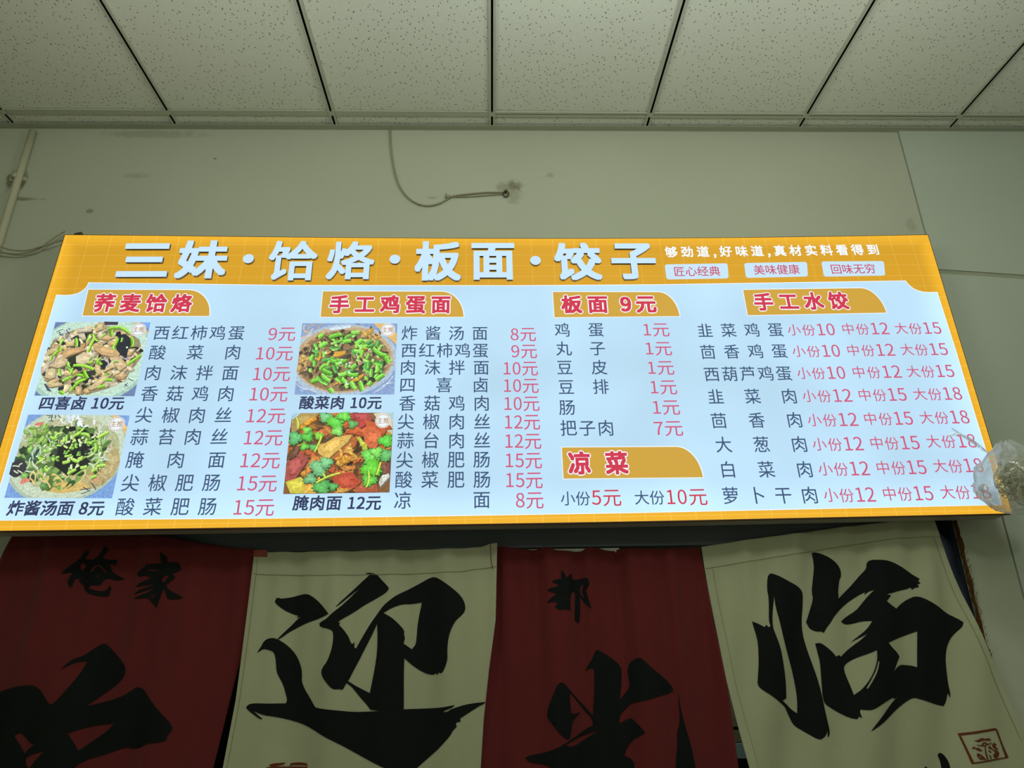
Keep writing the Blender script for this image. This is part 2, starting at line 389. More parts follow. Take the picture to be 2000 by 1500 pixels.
# ------------------------------------------------------------------ glyphs
CJK = None
try:
    fp = os.path.join(bpy.utils.system_resource('DATAFILES', path='fonts'), 'Noto Sans CJK Regular.woff2')
    CJK = bpy.data.fonts.load(fp)
except Exception: CJK = None
_gc = {}
EM = 0.3502 if CJK else 1.0       # width of one em in the font's own units
def glyph(ch, off=0.0, ext=0.0):
    """outline of one character in em units; off thickens the strokes by that many em"""
    key = (ch, off, ext)
    if key not in _gc:
        cu = bpy.data.curves.new('glyph', 'FONT'); cu.body = ch; cu.size = 1.0; cu.resolution_u = 3
        if CJK: cu.font = CJK
        thin = 0.0
        cu.offset = thin * EM; cu.extrude = ext * EM; cu.fill_mode = 'BOTH'
        o = bpy.data.objects.new('glyph', cu); COL.objects.link(o)
        dg = bpy.context.evaluated_depsgraph_get()
        me = bpy.data.meshes.new_from_object(o.evaluated_get(dg))
        vs = [tuple(c / EM for c in v.co) for v in me.vertices]; fs = [tuple(p.vertices) for p in me.polygons]; ns = [p.normal.z for p in me.polygons]
        bpy.data.objects.remove(o); bpy.data.meshes.remove(me); bpy.data.curves.remove(cu)
        if not ext: fs = [q for q, n in zip(fs, ns) if n > .5]; ns = [1.0] * len(fs)
        r = off - thin
        if r > 1e-6:              # heavier strokes: the outline swept round a small square
            base_v, base_f, base_n = vs, fs, ns; vs, fs, ns = [], [], []
            steps = [(r * sx, r * sz) for sx in (-1, 0, 1) for sz in (-1, 0, 1)] if off > .012 else [(r * sx, r * sz) for sx in (-1, 1) for sz in (-1, 1)]
            if off > .06: steps = [(r * math.cos(t * math.pi / 8), r * math.sin(t * math.pi / 8)) for t in range(16)] + [(r * .5 * math.cos(t * math.pi / 4), r * .5 * math.sin(t * math.pi / 4)) for t in range(8)]
            for dx, dz in steps:
                n0 = len(vs); vs += [(v[0] + dx, v[1] + dz, v[2]) for v in base_v]; fs += [tuple(i + n0 for i in q) for q in base_f]; ns += base_n
        xs_ = [v[0] for v in vs] or [0]; ys_ = [v[1] for v in vs] or [0]
        _gc[key] = (vs, fs, ns, (min(xs_), max(xs_), min(ys_), max(ys_)))
    return _gc[key]
def adv(ch):
    if ch in '0123456789': return .556
    if ch == ' ': return .30
    if ch in ',': return .45
    return 1.0
EMC = 0.36     # height of the em-box centre above the baseline
class Txt(MB):
    def strip(s, a, b_, h, m, y=-.0003, pad=.012):
        """the strip of film the line is printed on"""
        d = Vector((b_[0] - a[0], b_[1] - a[1])); d = d.normalized() if d.length > 1e-6 else Vector((1, 0)); n_ = Vector((-d.y, d.x)) * h / 2
        A, B = Vector(a) - d * pad, Vector(b_) + d * pad
        q = [A - n_, B - n_, B + n_, A + n_]
        return s.add([(p.x, y, p.y) for p in q], [(0, 1, 2, 3)], m)
    def put(s, ch, cx, cz, ew, eh, y=0.0, off=0.0, ext=0.0, shear=0.0, m=0, side=None, ink=False):
        vs, fs, ns, bb = glyph(ch, off, ext)
        if ink: ox, oz = (bb[0] + bb[1]) / 2, (bb[2] + bb[3]) / 2
        else: ox, oz = (adv(ch) / 2 if adv(ch) == 1.0 else (bb[0] + bb[1]) / 2), EMC
        V = [(cx + (v[0] - ox) * ew + shear * (v[1] - oz) * eh, y - v[2], cz + (v[1] - oz) * eh) for v in vs]
        n0 = len(s.v); s.add(V, fs, m)
        if side is not None:
            for i, n in enumerate(ns):
                if n < .5: s.mi[len(s.mi) - len(ns) + i] = side
        return s
    def row(s, text, p0, p1, ew, eh=None, **k):
        """characters with equal spacing, centred from p0 to p1"""
        n = len(text)
        for i, ch in enumerate(text):
            t = i / (n - 1) if n > 1 else 0
            s.put(ch, p0[0] + (p1[0] - p0[0]) * t, p0[1] + (p1[1] - p0[1]) * t, ew, eh or ew, **k)
        return s
    def span(s, text, a, b_, eh, squeeze=1.0, **k):
        """text whose ink runs from a to b"""
        tot = sum(adv(c) for c in text) - .12
        ew = (b_[0] - a[0]) / tot; x = -.06
        for ch in text:
            w_ = adv(ch); t = (x + w_ / 2) / tot
            if ch != ' ': s.put(ch, a[0] + (b_[0] - a[0]) * t, a[1] + (b_[1] - a[1]) * t, min(ew, eh * squeeze), eh, **k)
            x += w_
        return s

# ------------------------------------------------------------------ the lit menu sign
sign = empty('menu_lightbox')
sm = Matrix.Identity(4)
for i in range(3):
    sm[i][0] = (0.999964, 0.007490, 0.004037)[i]; sm[i][1] = (-0.007280, 0.998741, -0.049626)[i]; sm[i][2] = (-0.004404, 0.049595, 0.998760)[i]; sm[i][3] = (0.070108, -0.138513, 1.885498)[i]
sign.matrix_world = sm
tag(sign, 'long backlit orange and white menu board with dish photos and prices, above the curtains', 'menu board')
SW, SH, DEP = 3.0076, 1.0037, 0.082
# outline of the stretched film, slightly sagging along its top
TOP = [(-1.5038,1.0037),(-1.2083,1.0005),(-0.7589,0.9941),(-0.0734,0.9886),(0.5554,0.9896),(1.0324,0.9949),(1.5038,1.0037)]
BOT = [(1.4880,-0.0000),(0.8993,-0.0024),(0.3503,-0.0044),(-0.1568,-0.0039),(-0.6826,-0.0030),(-1.1691,-0.0018),(-1.5196,-0.0000)]
OUT = spline(TOP, 4) + spline(BOT, 4)
inner = [(-1.3846,0.8144),(-0.7386,0.8014),(0.0109,0.7977),(0.5160,0.8000),(1.3725,0.8126),(1.3761,0.8022),(1.3849,0.7888),(1.3936,0.7796),(1.4067,0.7724),(1.4212,0.7678),(1.4363,0.7657),(1.4530,0.7657),(1.4723,0.7668),(1.4723,0.5461),(1.4690,0.3332),(1.4677,0.1834),(1.4647,0.0260),(0.9046,0.0235),(0.3527,0.0207),(-0.1569,0.0206),(-0.6854,0.0221),(-1.1751,0.0267),(-1.4856,0.0291),(-1.4835,0.2205),(-1.4812,0.4336),(-1.4790,0.6010),(-1.4764,0.7679),(-1.4606,0.7665),(-1.4461,0.7659),(-1.4345,0.7666),(-1.4220,0.7687),(-1.4093,0.7739),(-1.3979,0.7816),(-1.3895,0.7919),(-1.3851,0.8017)]
body = MB()
n = len(OUT)
body.add([(p[0], .002, p[1]) for p in OUT] + [(p[0], DEP, p[1]) for p in OUT], [(i, i + n, (i + 1) % n + n, (i + 1) % n) for i in range(n)] + [tuple(range(n, 2 * n))[::-1]])
body.build('sign_case', M_frame, sign)
rim = MB(); cx_, cz_ = 0, SH / 2
def grow(p, d):
    # move an outline point outward by d
    return (p[0] + (d if p[0] > 0 else -d), p[1] + (d if p[1] > cz_ else -d))
go = [grow(p, .003) for p in OUT]
rim.add([(p[0], .0012, p[1]) for p in OUT] + [(p[0], .0012, p[1]) for p in go] + [(p[0], .012, p[1]) for p in go],
        [((i + 1) % n, i, i + n, (i + 1) % n + n) for i in range(n)] + [((i + 1) % n + n, i + n, i + 2 * n, (i + 1) % n + 2 * n) for i in range(n)])
rim.build('sign_rim', M_rim, sign)
fr = MB(); fr.poly([OUT, inner], lambda a, b_: (a, 0.0, b_)); fr.build('orange_surround', M_orange, sign)
fc = MB(); fc.poly([inner], lambda a, b_: (a, 0.0003, b_)); fc.build('lit_panel', M_face, sign)
def edge_line(loop, w_, y):
    """thin line along a closed outline"""
    m = MB(); N = len(loop)
    def off(i):
        a, b_, c = Vector(loop[i-1]), Vector(loop[i]), Vector(loop[(i+1) % N])
        t = ((b_ - a).normalized() + (c - b_).normalized())
        t = t.normalized() if t.length > 1e-6 else (c - b_).normalized()
        return Vector((-t.y, t.x)) * w_
    V = []
    for i in range(N):
        o_ = off(i); V.append((loop[i][0] + o_.x, y, loop[i][1] + o_.y)); V.append((loop[i][0] - o_.x, y, loop[i][1] - o_.y))
    m.add(V, [(2*i, 2*i+1, (2*i+3) % (2*N), (2*i+2) % (2*N)) for i in range(N)])
    return m
edge_line(inner, .0014, -.0004).build('panel_edge_line', M_white, sign)

# title: nine raised letters-blocks and three dots
TT = [('三', 286.5, 511, 98, 72), ('妹', 398.5, 509, 97, 76), ('饸', 574, 511.5, 97, 80), ('烙', 686, 511.5, 96, 77), ('板', 855, 512.5, 92, 78), ('面', 963.5, 513, 88, 73), ('饺', 1127.5, 513, 95, 77), ('子', 1237.5, 513, 88, 74)]
TPOS = [(-1.2121,0.8960),(-1.0245,0.8987),(-0.7252,0.8930),(-0.5323,0.8937),(-0.2390,0.8911),(-0.0516,0.8891),(0.2383,0.8881),(0.4324,0.8887)]
TLO = [(-1.1999,0.8297),(-1.0129,0.8231),(-0.7172,0.8142),(-0.5271,0.8176),(-0.2376,0.8116),(-0.0526,0.8151),(0.2335,0.8121),(0.4254,0.8156)]
TW0 = [(-1.2978,0.8962),(-1.1090,0.8989),(-0.8063,0.8932),(-0.6114,0.8938),(-0.3171,0.8912),(-0.1250,0.8892),(0.1572,0.8882),(0.3534,0.8889)]
TW1 = [(-1.1321,0.8958),(-0.9422,0.8986),(-0.6439,0.8929),(-0.4522,0.8935),(-0.1598,0.8909),(0.0219,0.8889),(0.3197,0.8879),(0.5072,0.8886)]
LET = .010
for (ch, *_), p, lo, a, b_ in zip(TT, TPOS, TLO, TW0, TW1):
    off = .030 if ch not in '饸烙' else .022
    vs, fs, ns, bb = glyph(ch, off, .1)
    ew = (b_[0] - a[0]) / (bb[1] - bb[0]); eh = 2 * (p[1] - lo[1]) / (bb[3] - bb[2])
    t = Txt(); t.put(ch, (a[0] + b_[0]) / 2, p[1], ew, eh, off=off, ext=.1, side=1, ink=True)
    t.v = [(v[0], -.0005 - LET * (.5 - v[1] * 5.0), v[2]) for v in t.v]
    t.build('title_character', [M_title, M_letterside], sign)
for (x, zc) in [(-0.8736,0.9005),(-0.3841,0.8975),(0.0931,0.8915)]:
    t = MB(); N = 28; R_ = .0182
    ring = [(x + R_ * math.cos(2*math.pi*i/N), zc + R_ * 1.0 * math.sin(2*math.pi*i/N)) for i in range(N)]
    t.add([(q[0], -.0005 - LET, q[1]) for q in ring], [tuple(range(N))], 0)
    t.add([(q[0], -.0005 - LET, q[1]) for q in ring] + [(q[0], -.0003, q[1]) for q in ring], [(i, i + N, (i + 1) % N + N, (i + 1) % N) for i in range(N)], 1)
    t.build('title_dot', [M_title, M_letterside], sign)

# slogan and three tag boxes
sl_ = [(0.5440,0.9311),(1.3124,0.9409)]
Txt().strip(sl_[0], sl_[1], .056, 1).span('够劲道,好味道,真材实料看得到', sl_[0], sl_[1], .047, y=-.0006, off=.022, squeeze=.95).build('slogan_text', [M_white, M_orange], sign)
def rounded(q, r=.010, n=5):
    """quad corners TL TR BR BL with rounded corners"""
    out = []
    for i in range(4):
        p = Vector(q[i]); a = (Vector(q[i-1]) - p).normalized(); c = (Vector(q[(i+1) % 4]) - p).normalized()
        s0, s1 = p + a * r, p + c * r
        for k_ in range(n + 1):
            t = k_ / n; out.append(tuple(s0 * (1-t)**2 + p * 2*t*(1-t) + s1 * t*t))
    return out
for quad, ends, txt in [([(0.5393,0.8810),(0.7595,0.8850),(0.7542,0.8238),(0.5391,0.8203)], [(0.5687,0.8511),(0.7275,0.8531)], '匠心经典'),
                        ([(0.8177,0.8859),(1.0407,0.8905),(1.0326,0.8306),(0.8151,0.8256)], [(0.8479,0.8566),(1.0069,0.8597)], '美味健康'),
                        ([(1.0923,0.8921),(1.3154,0.8934),(1.3062,0.8339),(1.0882,0.8298)], [(1.1197,0.8590),(1.2766,0.8618)], '回味无穷')]:
    t = Txt(); t.poly([rounded(quad)], lambda a, b_: (a, -.0006, b_)); t.span(txt, ends[0], ends[1], .042, y=-.0010, off=.006, m=1)
    t.build('tag_box', [M_title, M_tagtext], sign)

# section headings: amber tab with a quarter-round corner, red characters edged in white
def heading(pts, text, a, b_, ew, eh, span=False):
    tl, ts, br, bl = pts
    arc = []
    for i in range(13):
        t = i / 12 * math.pi / 2
        arc.append((ts[0] + (br[0] - ts[0]) * math.sin(t), br[1] + (ts[1] - br[1]) * math.cos(t)))
    loop = [tl] + arc + [bl]
    t = Txt(); t.poly([loop], lambda x, z_: (x, -.0006, z_))
    e_ = edge_line(loop, .0016, -.0009); t.add(e_.v, e_.f, 1)
    for off, y, m in ((.085, -.0012, 1), (.034, -.0016, 2)):
        if span: t.span(text, a, b_, eh, y=y, off=off, m=m)
        else: t.row(text, a, b_, ew, eh, y=y, off=off, m=m)
    t.build('section_heading', [M_badge, M_white, M_red], sign)
hp = [(-1.3801,0.7883),(-1.0582,0.7858),(-0.9730,0.6851),(-1.3774,0.6887)]; e = [(-1.3151,0.7355),(-1.0690,0.7330)]; heading(hp, '荞麦饸烙', e[0], e[1], .066, .070)
hp = [(-0.6182,0.7786),(-0.2265,0.7767),(-0.1499,0.6771),(-0.6177,0.6797)]; e = [(-0.5594,0.7267),(-0.2263,0.7247)]; heading(hp, '手工鸡蛋面', e[0], e[1], .066, .070)
hp = [(0.1464,0.7734),(0.5041,0.7718),(0.5678,0.6761),(0.1474,0.6739)]; e = [(0.1696,0.7228),(0.4961,0.7233)]; heading(hp, '板面 9元', e[0], e[1], .066, .070, True)
hp = [(0.7960,0.7790),(1.2059,0.7848),(1.2744,0.6858),(0.7959,0.6781)]; e = [(0.8590,0.7293),(1.1170,0.7331)]; heading(hp, '手工水饺', e[0], e[1], .068, .070)
hp = [(0.1473,0.2250),(0.4984,0.2228),(0.5703,0.1232),(0.1473,0.1253)]; e = [(0.1995,0.1728),(0.3117,0.1717)]; heading(hp, '凉菜', e[0], e[1], .070, .074)

# menu rows
EN = .0535
def names(rows):
    for text, a, b_ in rows: Txt().strip(a, b_, .056, 1, pad=.030).row(text, a, b_, EN, EN * 1.04, y=-.0006, off=.004).build('dish_name', [M_navy, M_face], sign)
def prices(rows, eh=.058):
    for text, a, b_ in rows: Txt().strip(a, b_, .056, 1, pad=.004).span(text, a, b_, eh, y=-.0006, off=.002, squeeze=1.05).build('dish_price', [M_price, M_face], sign)
N1 = ['西红柿鸡蛋', '酸菜肉', '肉沫拌面', '香菇鸡肉', '尖椒肉丝', '蒜苔肉丝', '腌肉面', '尖椒肥肠', '酸菜肥肠']
A_ = [(-1.1148,0.6252),(-1.1151,0.5549),(-1.1166,0.4845),(-1.1146,0.4140),(-1.1173,0.3437),(-1.1173,0.2731),(-1.1173,0.2020),(-1.1170,0.1318),(-1.1177,0.0615)]
B_ = [(-0.8790,0.6231),(-0.8809,0.5540),(-0.8790,0.4820),(-0.8822,0.4112),(-0.8797,0.3401),(-0.8821,0.2709),(-0.8796,0.1987),(-0.8840,0.1294),(-0.8847,0.0587)]
names(zip(N1, A_, B_))
A_ = [(-0.7763,0.6190),(-0.8075,0.5498),(-0.8081,0.4783),(-0.8098,0.4096),(-0.8100,0.3380),(-0.8085,0.2675),(-0.8097,0.1962),(-0.8094,0.1264),(-0.8101,0.0551)]
B_ = [(-0.6924,0.6185),(-0.6934,0.5489),(-0.6941,0.4773),(-0.6948,0.4085),(-0.6945,0.3366),(-0.6950,0.2661),(-0.6951,0.1946),(-0.6964,0.1247),(-0.6962,0.0536)]
prices(zip(['9元', '10元', '10元', '10元', '12元', '12元', '12元', '15元', '15元'], A_, B_))
N2 = ['炸酱汤面', '西红柿鸡蛋', '肉沫拌面', '四喜卤', '香菇鸡肉', '尖椒肉丝', '蒜台肉丝', '尖椒肥肠', '酸菜肥肠', '凉面']
A_ = [(-0.3261,0.6187),(-0.3259,0.5561),(-0.3266,0.4958),(-0.3257,0.4353),(-0.3243,0.3733),(-0.3265,0.3128),(-0.3253,0.2519),(-0.3256,0.1905),(-0.3260,0.1295),(-0.3261,0.0676)]
B_ = [(-0.0979,0.6170),(-0.0965,0.5543),(-0.0944,0.4937),(-0.0972,0.4331),(-0.0939,0.3712),(-0.0932,0.3100),(-0.0937,0.2489),(-0.0949,0.1886),(-0.0945,0.1268),(-0.0960,0.0659)]
names(zip(N2, A_, B_))
A_ = [(0.0026,0.6126),(0.0032,0.5511),(-0.0244,0.4904),(-0.0245,0.4305),(-0.0243,0.3696),(-0.0238,0.3084),(-0.0239,0.2464),(-0.0237,0.1852),(-0.0239,0.1242),(0.0050,0.0630)]
B_ = [(0.0833,0.6120),(0.0841,0.5505),(0.0847,0.4895),(0.0847,0.4294),(0.0849,0.3684),(0.0843,0.3071),(0.0853,0.2450),(0.0847,0.1837),(0.0843,0.1226),(0.0844,0.0621)]
prices(zip(['8元', '9元', '10元', '10元', '10元', '12元', '12元', '15元', '15元', '8元'], A_, B_))
N3 = ['鸡蛋', '丸子', '豆皮', '豆排', '肠', '把子肉']
A_ = [(0.1720,0.6271),(0.1726,0.5591),(0.1722,0.4916),(0.1730,0.4233),(0.1721,0.3540),(0.1727,0.2859)]
B_ = [(0.2826,0.6276),(0.2823,0.5590),(0.2834,0.4910),(0.2831,0.4234),(0.1721,0.3540),(0.2880,0.2845)]
names(zip(N3, A_, B_))
A_ = [(0.4387,0.6268),(0.4392,0.5576),(0.4395,0.4885),(0.4406,0.4204),(0.4406,0.3516),(0.4387,0.2818)]
B_ = [(0.5238,0.6264),(0.5241,0.5574),(0.5231,0.4882),(0.5240,0.4201),(0.5248,0.3512),(0.5256,0.2816)]
prices(zip(['1元', '1元', '1元', '1元', '1元', '7元'], A_, B_))
q = [(0.1380,0.0659),(0.2221,0.0645),(0.2292,0.0675),(0.3151,0.0661),(0.3570,0.0647),(0.4433,0.0633),(0.4512,0.0655),(0.5726,0.0644)]
for text, a, b_, mt, eh in (('小份', q[0], q[1], M_navy, .046), ('5元', q[2], q[3], M_red, .058), ('大份', q[4], q[5], M_navy, .046), ('10元', q[6], q[7], M_red, .058)):
    Txt().strip(a, b_, .056, 1, pad=.003).span(text, a, b_, eh, y=-.0006, off=.003).build('dish_name' if mt is M_navy else 'dish_price', [mt, M_face], sign)
N4 = ['韭菜鸡蛋', '茴香鸡蛋', '西葫芦鸡蛋', '韭菜肉', '茴香肉', '大葱肉', '白菜肉', '萝卜干肉']
A_ = [(0.6442,0.6218),(0.6429,0.5431),(0.6442,0.4637),(0.6457,0.3854),(0.6441,0.3047),(0.6469,0.2258),(0.6485,0.1465),(0.6446,0.0665)]
B_ = [(0.8810,0.6236),(0.8797,0.5450),(0.8796,0.4647),(0.8823,0.3849),(0.8839,0.3044),(0.8836,0.2244),(0.8844,0.1442),(0.8837,0.0640)]
names(zip(N4, A_, B_))
S0 = [(0.9218,0.6235),(0.9223,0.5446),(0.9231,0.4654),(0.9247,0.3857),(0.9252,0.3040),(0.9247,0.2243),(0.9267,0.1452),(0.9265,0.0642)]; S1 = [(1.0802,0.6240),(1.0806,0.5449),(1.0804,0.4658),(1.0834,0.3856),(1.0836,0.3038),(1.0823,0.2238),(1.0831,0.1443),(1.0818,0.0631)]
M0 = [(1.1055,0.6258),(1.1048,0.5464),(1.1045,0.4674),(1.1066,0.3872),(1.1053,0.3061),(1.1062,0.2255),(1.1070,0.1464),(1.1073,0.0653)]; M1 = [(1.2640,0.6263),(1.2637,0.5467),(1.2653,0.4676),(1.2620,0.3875),(1.2613,0.3061),(1.2612,0.2253),(1.2614,0.1459),(1.2603,0.0647)]
L0 = [(1.2869,0.6266),(1.2865,0.5475),(1.2869,0.4681),(1.2871,0.3885),(1.2866,0.3078),(1.2865,0.2285),(1.2867,0.1493),(1.2863,0.0674)]; L1 = [(1.4435,0.6272),(1.4433,0.5482),(1.4422,0.4688),(1.4447,0.3890),(1.4448,0.3084),(1.4442,0.2285),(1.4413,0.1496),(1.4396,0.0672)]
for i, (s_, m_, l_) in enumerate(zip(['10', '10', '10', '12', '12', '12', '12', '12'], ['12', '12', '12', '15', '15', '15', '15', '15'], ['15', '15', '15', '18', '18', '18', '18', '18'])):
    for lead, num, a, b_ in (('小份', s_, S0[i], S1[i]), ('中份', m_, M0[i], M1[i]), ('大份', l_, L0[i], L1[i])):
        t = Txt().strip(a, b_, .054, 1, pad=.004); Lw = b_[0] - a[0]; mid = lambda f: (a[0] + Lw * f, a[1] + (b_[1] - a[1]) * f)
        t.span(lead, mid(0), (mid(.585)[0], mid(.585)[1] - .003), .046, y=-.0006, off=.001)
        t.span(num, mid(.63), mid(1.0), .059, y=-.0006, off=.003, squeeze=1.15)
        t.build('portion_price', [M_price, M_face], sign)

# ------------------------------------------------------------------ dish photos printed on the panel
class Photo:
    def __init__(s, quad, seed):
        s.q = quad; s.v = []; s.f = []; s.c = []; s.n = 0; s.r = random.Random(seed)
        s.clip = [Vector(p) for p in quad]
    def inside_clip(s, loop):
        # Sutherland-Hodgman against the photo's own edges
        out = [Vector(p) for p in loop]; N = 4
        for i in range(N):
            a, b_ = s.clip[i], s.clip[(i + 1) % N]
            e = b_ - a; side = lambda p: -(e.x * (p.y - a.y) - e.y * (p.x - a.x))
            src, out = out, []
            for k_ in range(len(src)):
                p, q = src[k_ - 1], src[k_]; sp_, sq = side(p), side(q)
                if (sp_ >= 0) != (sq >= 0):
                    t = sp_ / (sp_ - sq); out.append(p + (q - p) * t)
                if sq >= 0: out.append(q)
            if not out: return []
        return out
    def shape(s, loop, rgb):
        loop = s.inside_clip(loop)
        if len(loop) < 3: return
        try: tri = geometry.tessellate_polygon([[Vector((p.x, p.y, 0)) for p in loop]])
        except Exception: return
        y = -.0006 - s.n * .00001; s.n += 1
        n0 = len(s.v); s.v += [(p.x, y, p.y) for p in loop]; s.c += [(*lin(rgb), 1)] * len(loop)
        for t in tri:
            a, b_, c = (loop[i] for i in t)
            cr = (b_.x-a.x)*(c.y-a.y) - (b_.y-a.y)*(c.x-a.x)
            if abs(cr) < 1e-13: continue
            s.f.append(tuple(n0 + i for i in (t if cr > 0 else (t[0], t[2], t[1]))))
    def var(s, rgb, d=12):
        k_ = s.r.uniform(-d, d); return tuple(max(0, min(255, x + k_ + s.r.uniform(-4, 4))) for x in rgb)
    def blob(s, c, rx, rz, ang, rgb, rough=.25, n=11):
        ca, sa = math.cos(ang), math.sin(ang); L = []
        for i in range(n):
            t = 2 * math.pi * i / n; k_ = 1 + s.r.uniform(-rough, rough)
            x, z_ = rx * k_ * math.cos(t), rz * k_ * math.sin(t); L.append((c[0] + x * ca - z_ * sa, c[1] + x * sa + z_ * ca))
        s.shape(L, rgb)
    def ell(s, c, rx, rz, rgb, n=40):
        s.shape([(c[0] + rx * math.cos(2*math.pi*i/n), c[1] + rz * math.sin(2*math.pi*i/n)) for i in range(n)], rgb)
    def chunk(s, c, rx, rz, ang, rgb, shade=.62, lightup=1.18):
        """a piece of food in the picture: darker edge, body, paler top"""
        st = s.r.getstate()
        s.blob((c[0] + rx * .10, c[1] - rz * .22), rx * 1.05, rz * 1.1, ang, tuple(x * shade for x in rgb)); s.r.setstate(st)
        s.blob(c, rx, rz, ang, rgb)
        s.blob((c[0] - rx * .1, c[1] + rz * .2), rx * .6, rz * .45, ang, tuple(min(255, x * lightup) for x in rgb), .3, 9)
    def stem(s, a, b_, w_, rgb):
        a, b_ = Vector(a), Vector(b_); d = (b_ - a); L = d.length or 1e-6; d /= L; nrm = Vector((-d.y, d.x)); bow = s.r.uniform(-.12, .12) * L
        def band(w0, o, col, sh=0.0):
            up, dn = [], []
            for i in range(7):
                t = i / 6; p = a + d * (L * t) + nrm * (bow * 4 * t * (1 - t) + o); ww = w0 * (1 - .25 * abs(t - .5))
                up.append(p + nrm * ww); dn.append(p - nrm * ww)
            s.shape(up + dn[::-1], col)
        band(w_ * 1.15, -w_ * .35, tuple(x * .58 for x in rgb)); band(w_, 0, rgb); band(w_ * .35, w_ * .35, tuple(min(255, x * 1.2 + 18) for x in rgb))
    def strand(s, pts, w_, rgb):
        pts = [Vector(p) for p in spline(pts, 6)]; up, dn = [], []
        for i, p in enumerate(pts):
            t = (pts[min(i+1, len(pts)-1)] - pts[max(i-1, 0)]).normalized(); nn_ = Vector((-t.y, t.x)) * w_
            up.append(p + nn_); dn.append(p - nn_)
        for i in range(len(pts) - 1): s.shape([up[i], up[i+1], dn[i+1], dn[i]], rgb); s.n -= 1
        s.n += 1
    def leaf(s, c, R_, ang, rgb, lobes=3):
        n = 42; ks = [.52 + .40 * abs(math.cos(2 * math.pi * i / n * lobes / 2)) ** .8 + (.15 if i % 3 == 0 else -.05) + s.r.uniform(-.04, .04) for i in range(n)]
        def ring(g, dx, dz): return [(c[0] + dx + R_ * g * k_ * math.cos(2 * math.pi * i / n + ang), c[1] + dz + R_ * g * .85 * k_ * math.sin(2 * math.pi * i / n + ang)) for i, k_ in enumerate(ks)]
        s.shape(ring(1.06, .06 * R_, -.10 * R_), tuple(x * .5 for x in rgb)); s.shape(ring(1.0, 0, 0), rgb)
        s.shape(ring(.62, -.06 * R_, .06 * R_), tuple(min(255, x * 1.08 + 8) for x in rgb))
        for q_ in range(lobes):
            t = ang + 2 * math.pi * q_ / lobes
            for u in (-.35, 0, .35): s.shape([(c[0], c[1]), (c[0] + R_ * .8 * math.cos(t + u), c[1] + R_ * .68 * math.sin(t + u)), (c[0] + .03 * R_, c[1] + .05 * R_)], tuple(min(255, x * 1.1 + 24) for x in rgb))
    def rand_in(s, c, rx, rz, power=.5):
        t = s.r.uniform(0, 2 * math.pi); k_ = s.r.random() ** power
        return (c[0] + rx * k_ * math.cos(t), c[1] + rz * k_ * math.sin(t))
    def scatter(s, c, rx, rz, n, kinds):
        for i in range(n):
            kind, rgb, a, b_ = s.r.choice(kinds); p = s.rand_in(c, rx, rz); ang = s.r.uniform(0, math.pi); rgb = s.var(rgb)
            if kind == 'c': s.chunk(p, s.r.uniform(.7, 1.3) * a, s.r.uniform(.7, 1.3) * b_, ang, rgb)
            elif kind == 's':
                l = s.r.uniform(.6, 1.3) * a; s.stem(p, (p[0] + l * math.cos(ang), p[1] + l * math.sin(ang)), b_, rgb)
            elif kind == 'b': s.blob(p, a * s.r.uniform(.6, 1.3), b_ * s.r.uniform(.6, 1.3), ang, rgb)
            elif kind == 'n':
                q = [p]; d = ang
                for k_ in range(4): d += s.r.uniform(-.9, .9); q.append((q[-1][0] + a * math.cos(d), q[-1][1] + a * math.sin(d)))
                s.strand(q, b_, rgb)
    def finish(s, badge):
        o = link('dish_photo', s.v, s.f, M_print, sign, cols=s.c)
        top = -.0006 - s.n * .00001 - .0003; N = 32; R_ = .0235
        circ = lambda r: [(badge[0] + r * math.cos(2*math.pi*i/N), badge[1] + r * math.sin(2*math.pi*i/N)) for i in range(N)]
        b1 = MB(); b1.poly([circ(R_)], lambda x, z_: (x, top, z_)); b1.poly([circ(R_ * .93), circ(R_ * .87)], lambda x, z_: (x, top - .0003, z_), 1)
        b1.poly([circ(R_ * .82), circ(R_ * .79)], lambda x, z_: (x, top - .0003, z_), 1)
        bd = b1.build('pick_badge', [M_white, M_tan], o)
        Txt().row('主推', (badge[0] - .0095, badge[1]), (badge[0] + .0095, badge[1]), .0185, .021, y=top - .0004, off=.012).build('badge_text', M_tan, bd)

# photo 1: four-joy stewed topping on noodles
ph = Photo([(-1.4555,0.6666),(-1.1571,0.6636),(-1.1584,0.4064),(-1.4584,0.4113)], 11)
c1 = [(-1.3167,0.5332)][0]
ph.shape(ph.q, (112, 132, 178))
ph.shape([(-1.2378,0.6641),(-1.1905,0.6638),(-1.1479,0.6189),(-1.1556,0.5799),(-1.1874,0.6020)], (226, 186, 116))
ph.shape([(-1.1819,0.6637),(-1.1571,0.6636),(-1.1553,0.6362)], (120, 168, 236))
ph.ell(c1, .190, .158, (168, 205, 190)); ph.ell((c1[0], c1[1] + .004), .180, .150, (196, 228, 208))
ph.blob((c1[0] + .002, c1[1] + .004), .152, .116, 0, (150, 142, 112), .06, 22)
ph.scatter(c1, .140, .108, 60, [('b', (96, 88, 66), .020, .012), ('b', (44, 48, 52), .018, .012), ('b', (176, 164, 124), .02, .01)])
ph.scatter((c1[0] + .098, c1[1] - .045), .04, .055, 12, [('n', (206, 206, 212), .012, .0022), ('n', (176, 172, 186), .012, .002)])
ph.scatter((c1[0] - .085, c1[1] + .06), .03, .03, 7, [('n', (196, 198, 205), .012, .002)])
ph.scatter(c1, .150, .116, 90, [('b', (70, 66, 54), .012, .007), ('b', (214, 204, 176), .012, .006), ('n', (206, 202, 196), .012, .0022), ('b', (120, 150, 84), .010, .006)])
ph.scatter(c1, .146, .112, 170, [('c', (206, 184, 134), .017, .008), ('c', (196, 166, 116), .016, .008), ('c', (222, 206, 160), .012, .008), ('c', (208, 196, 170), .014, .008), ('b', (40, 44, 50), .014, .009)])
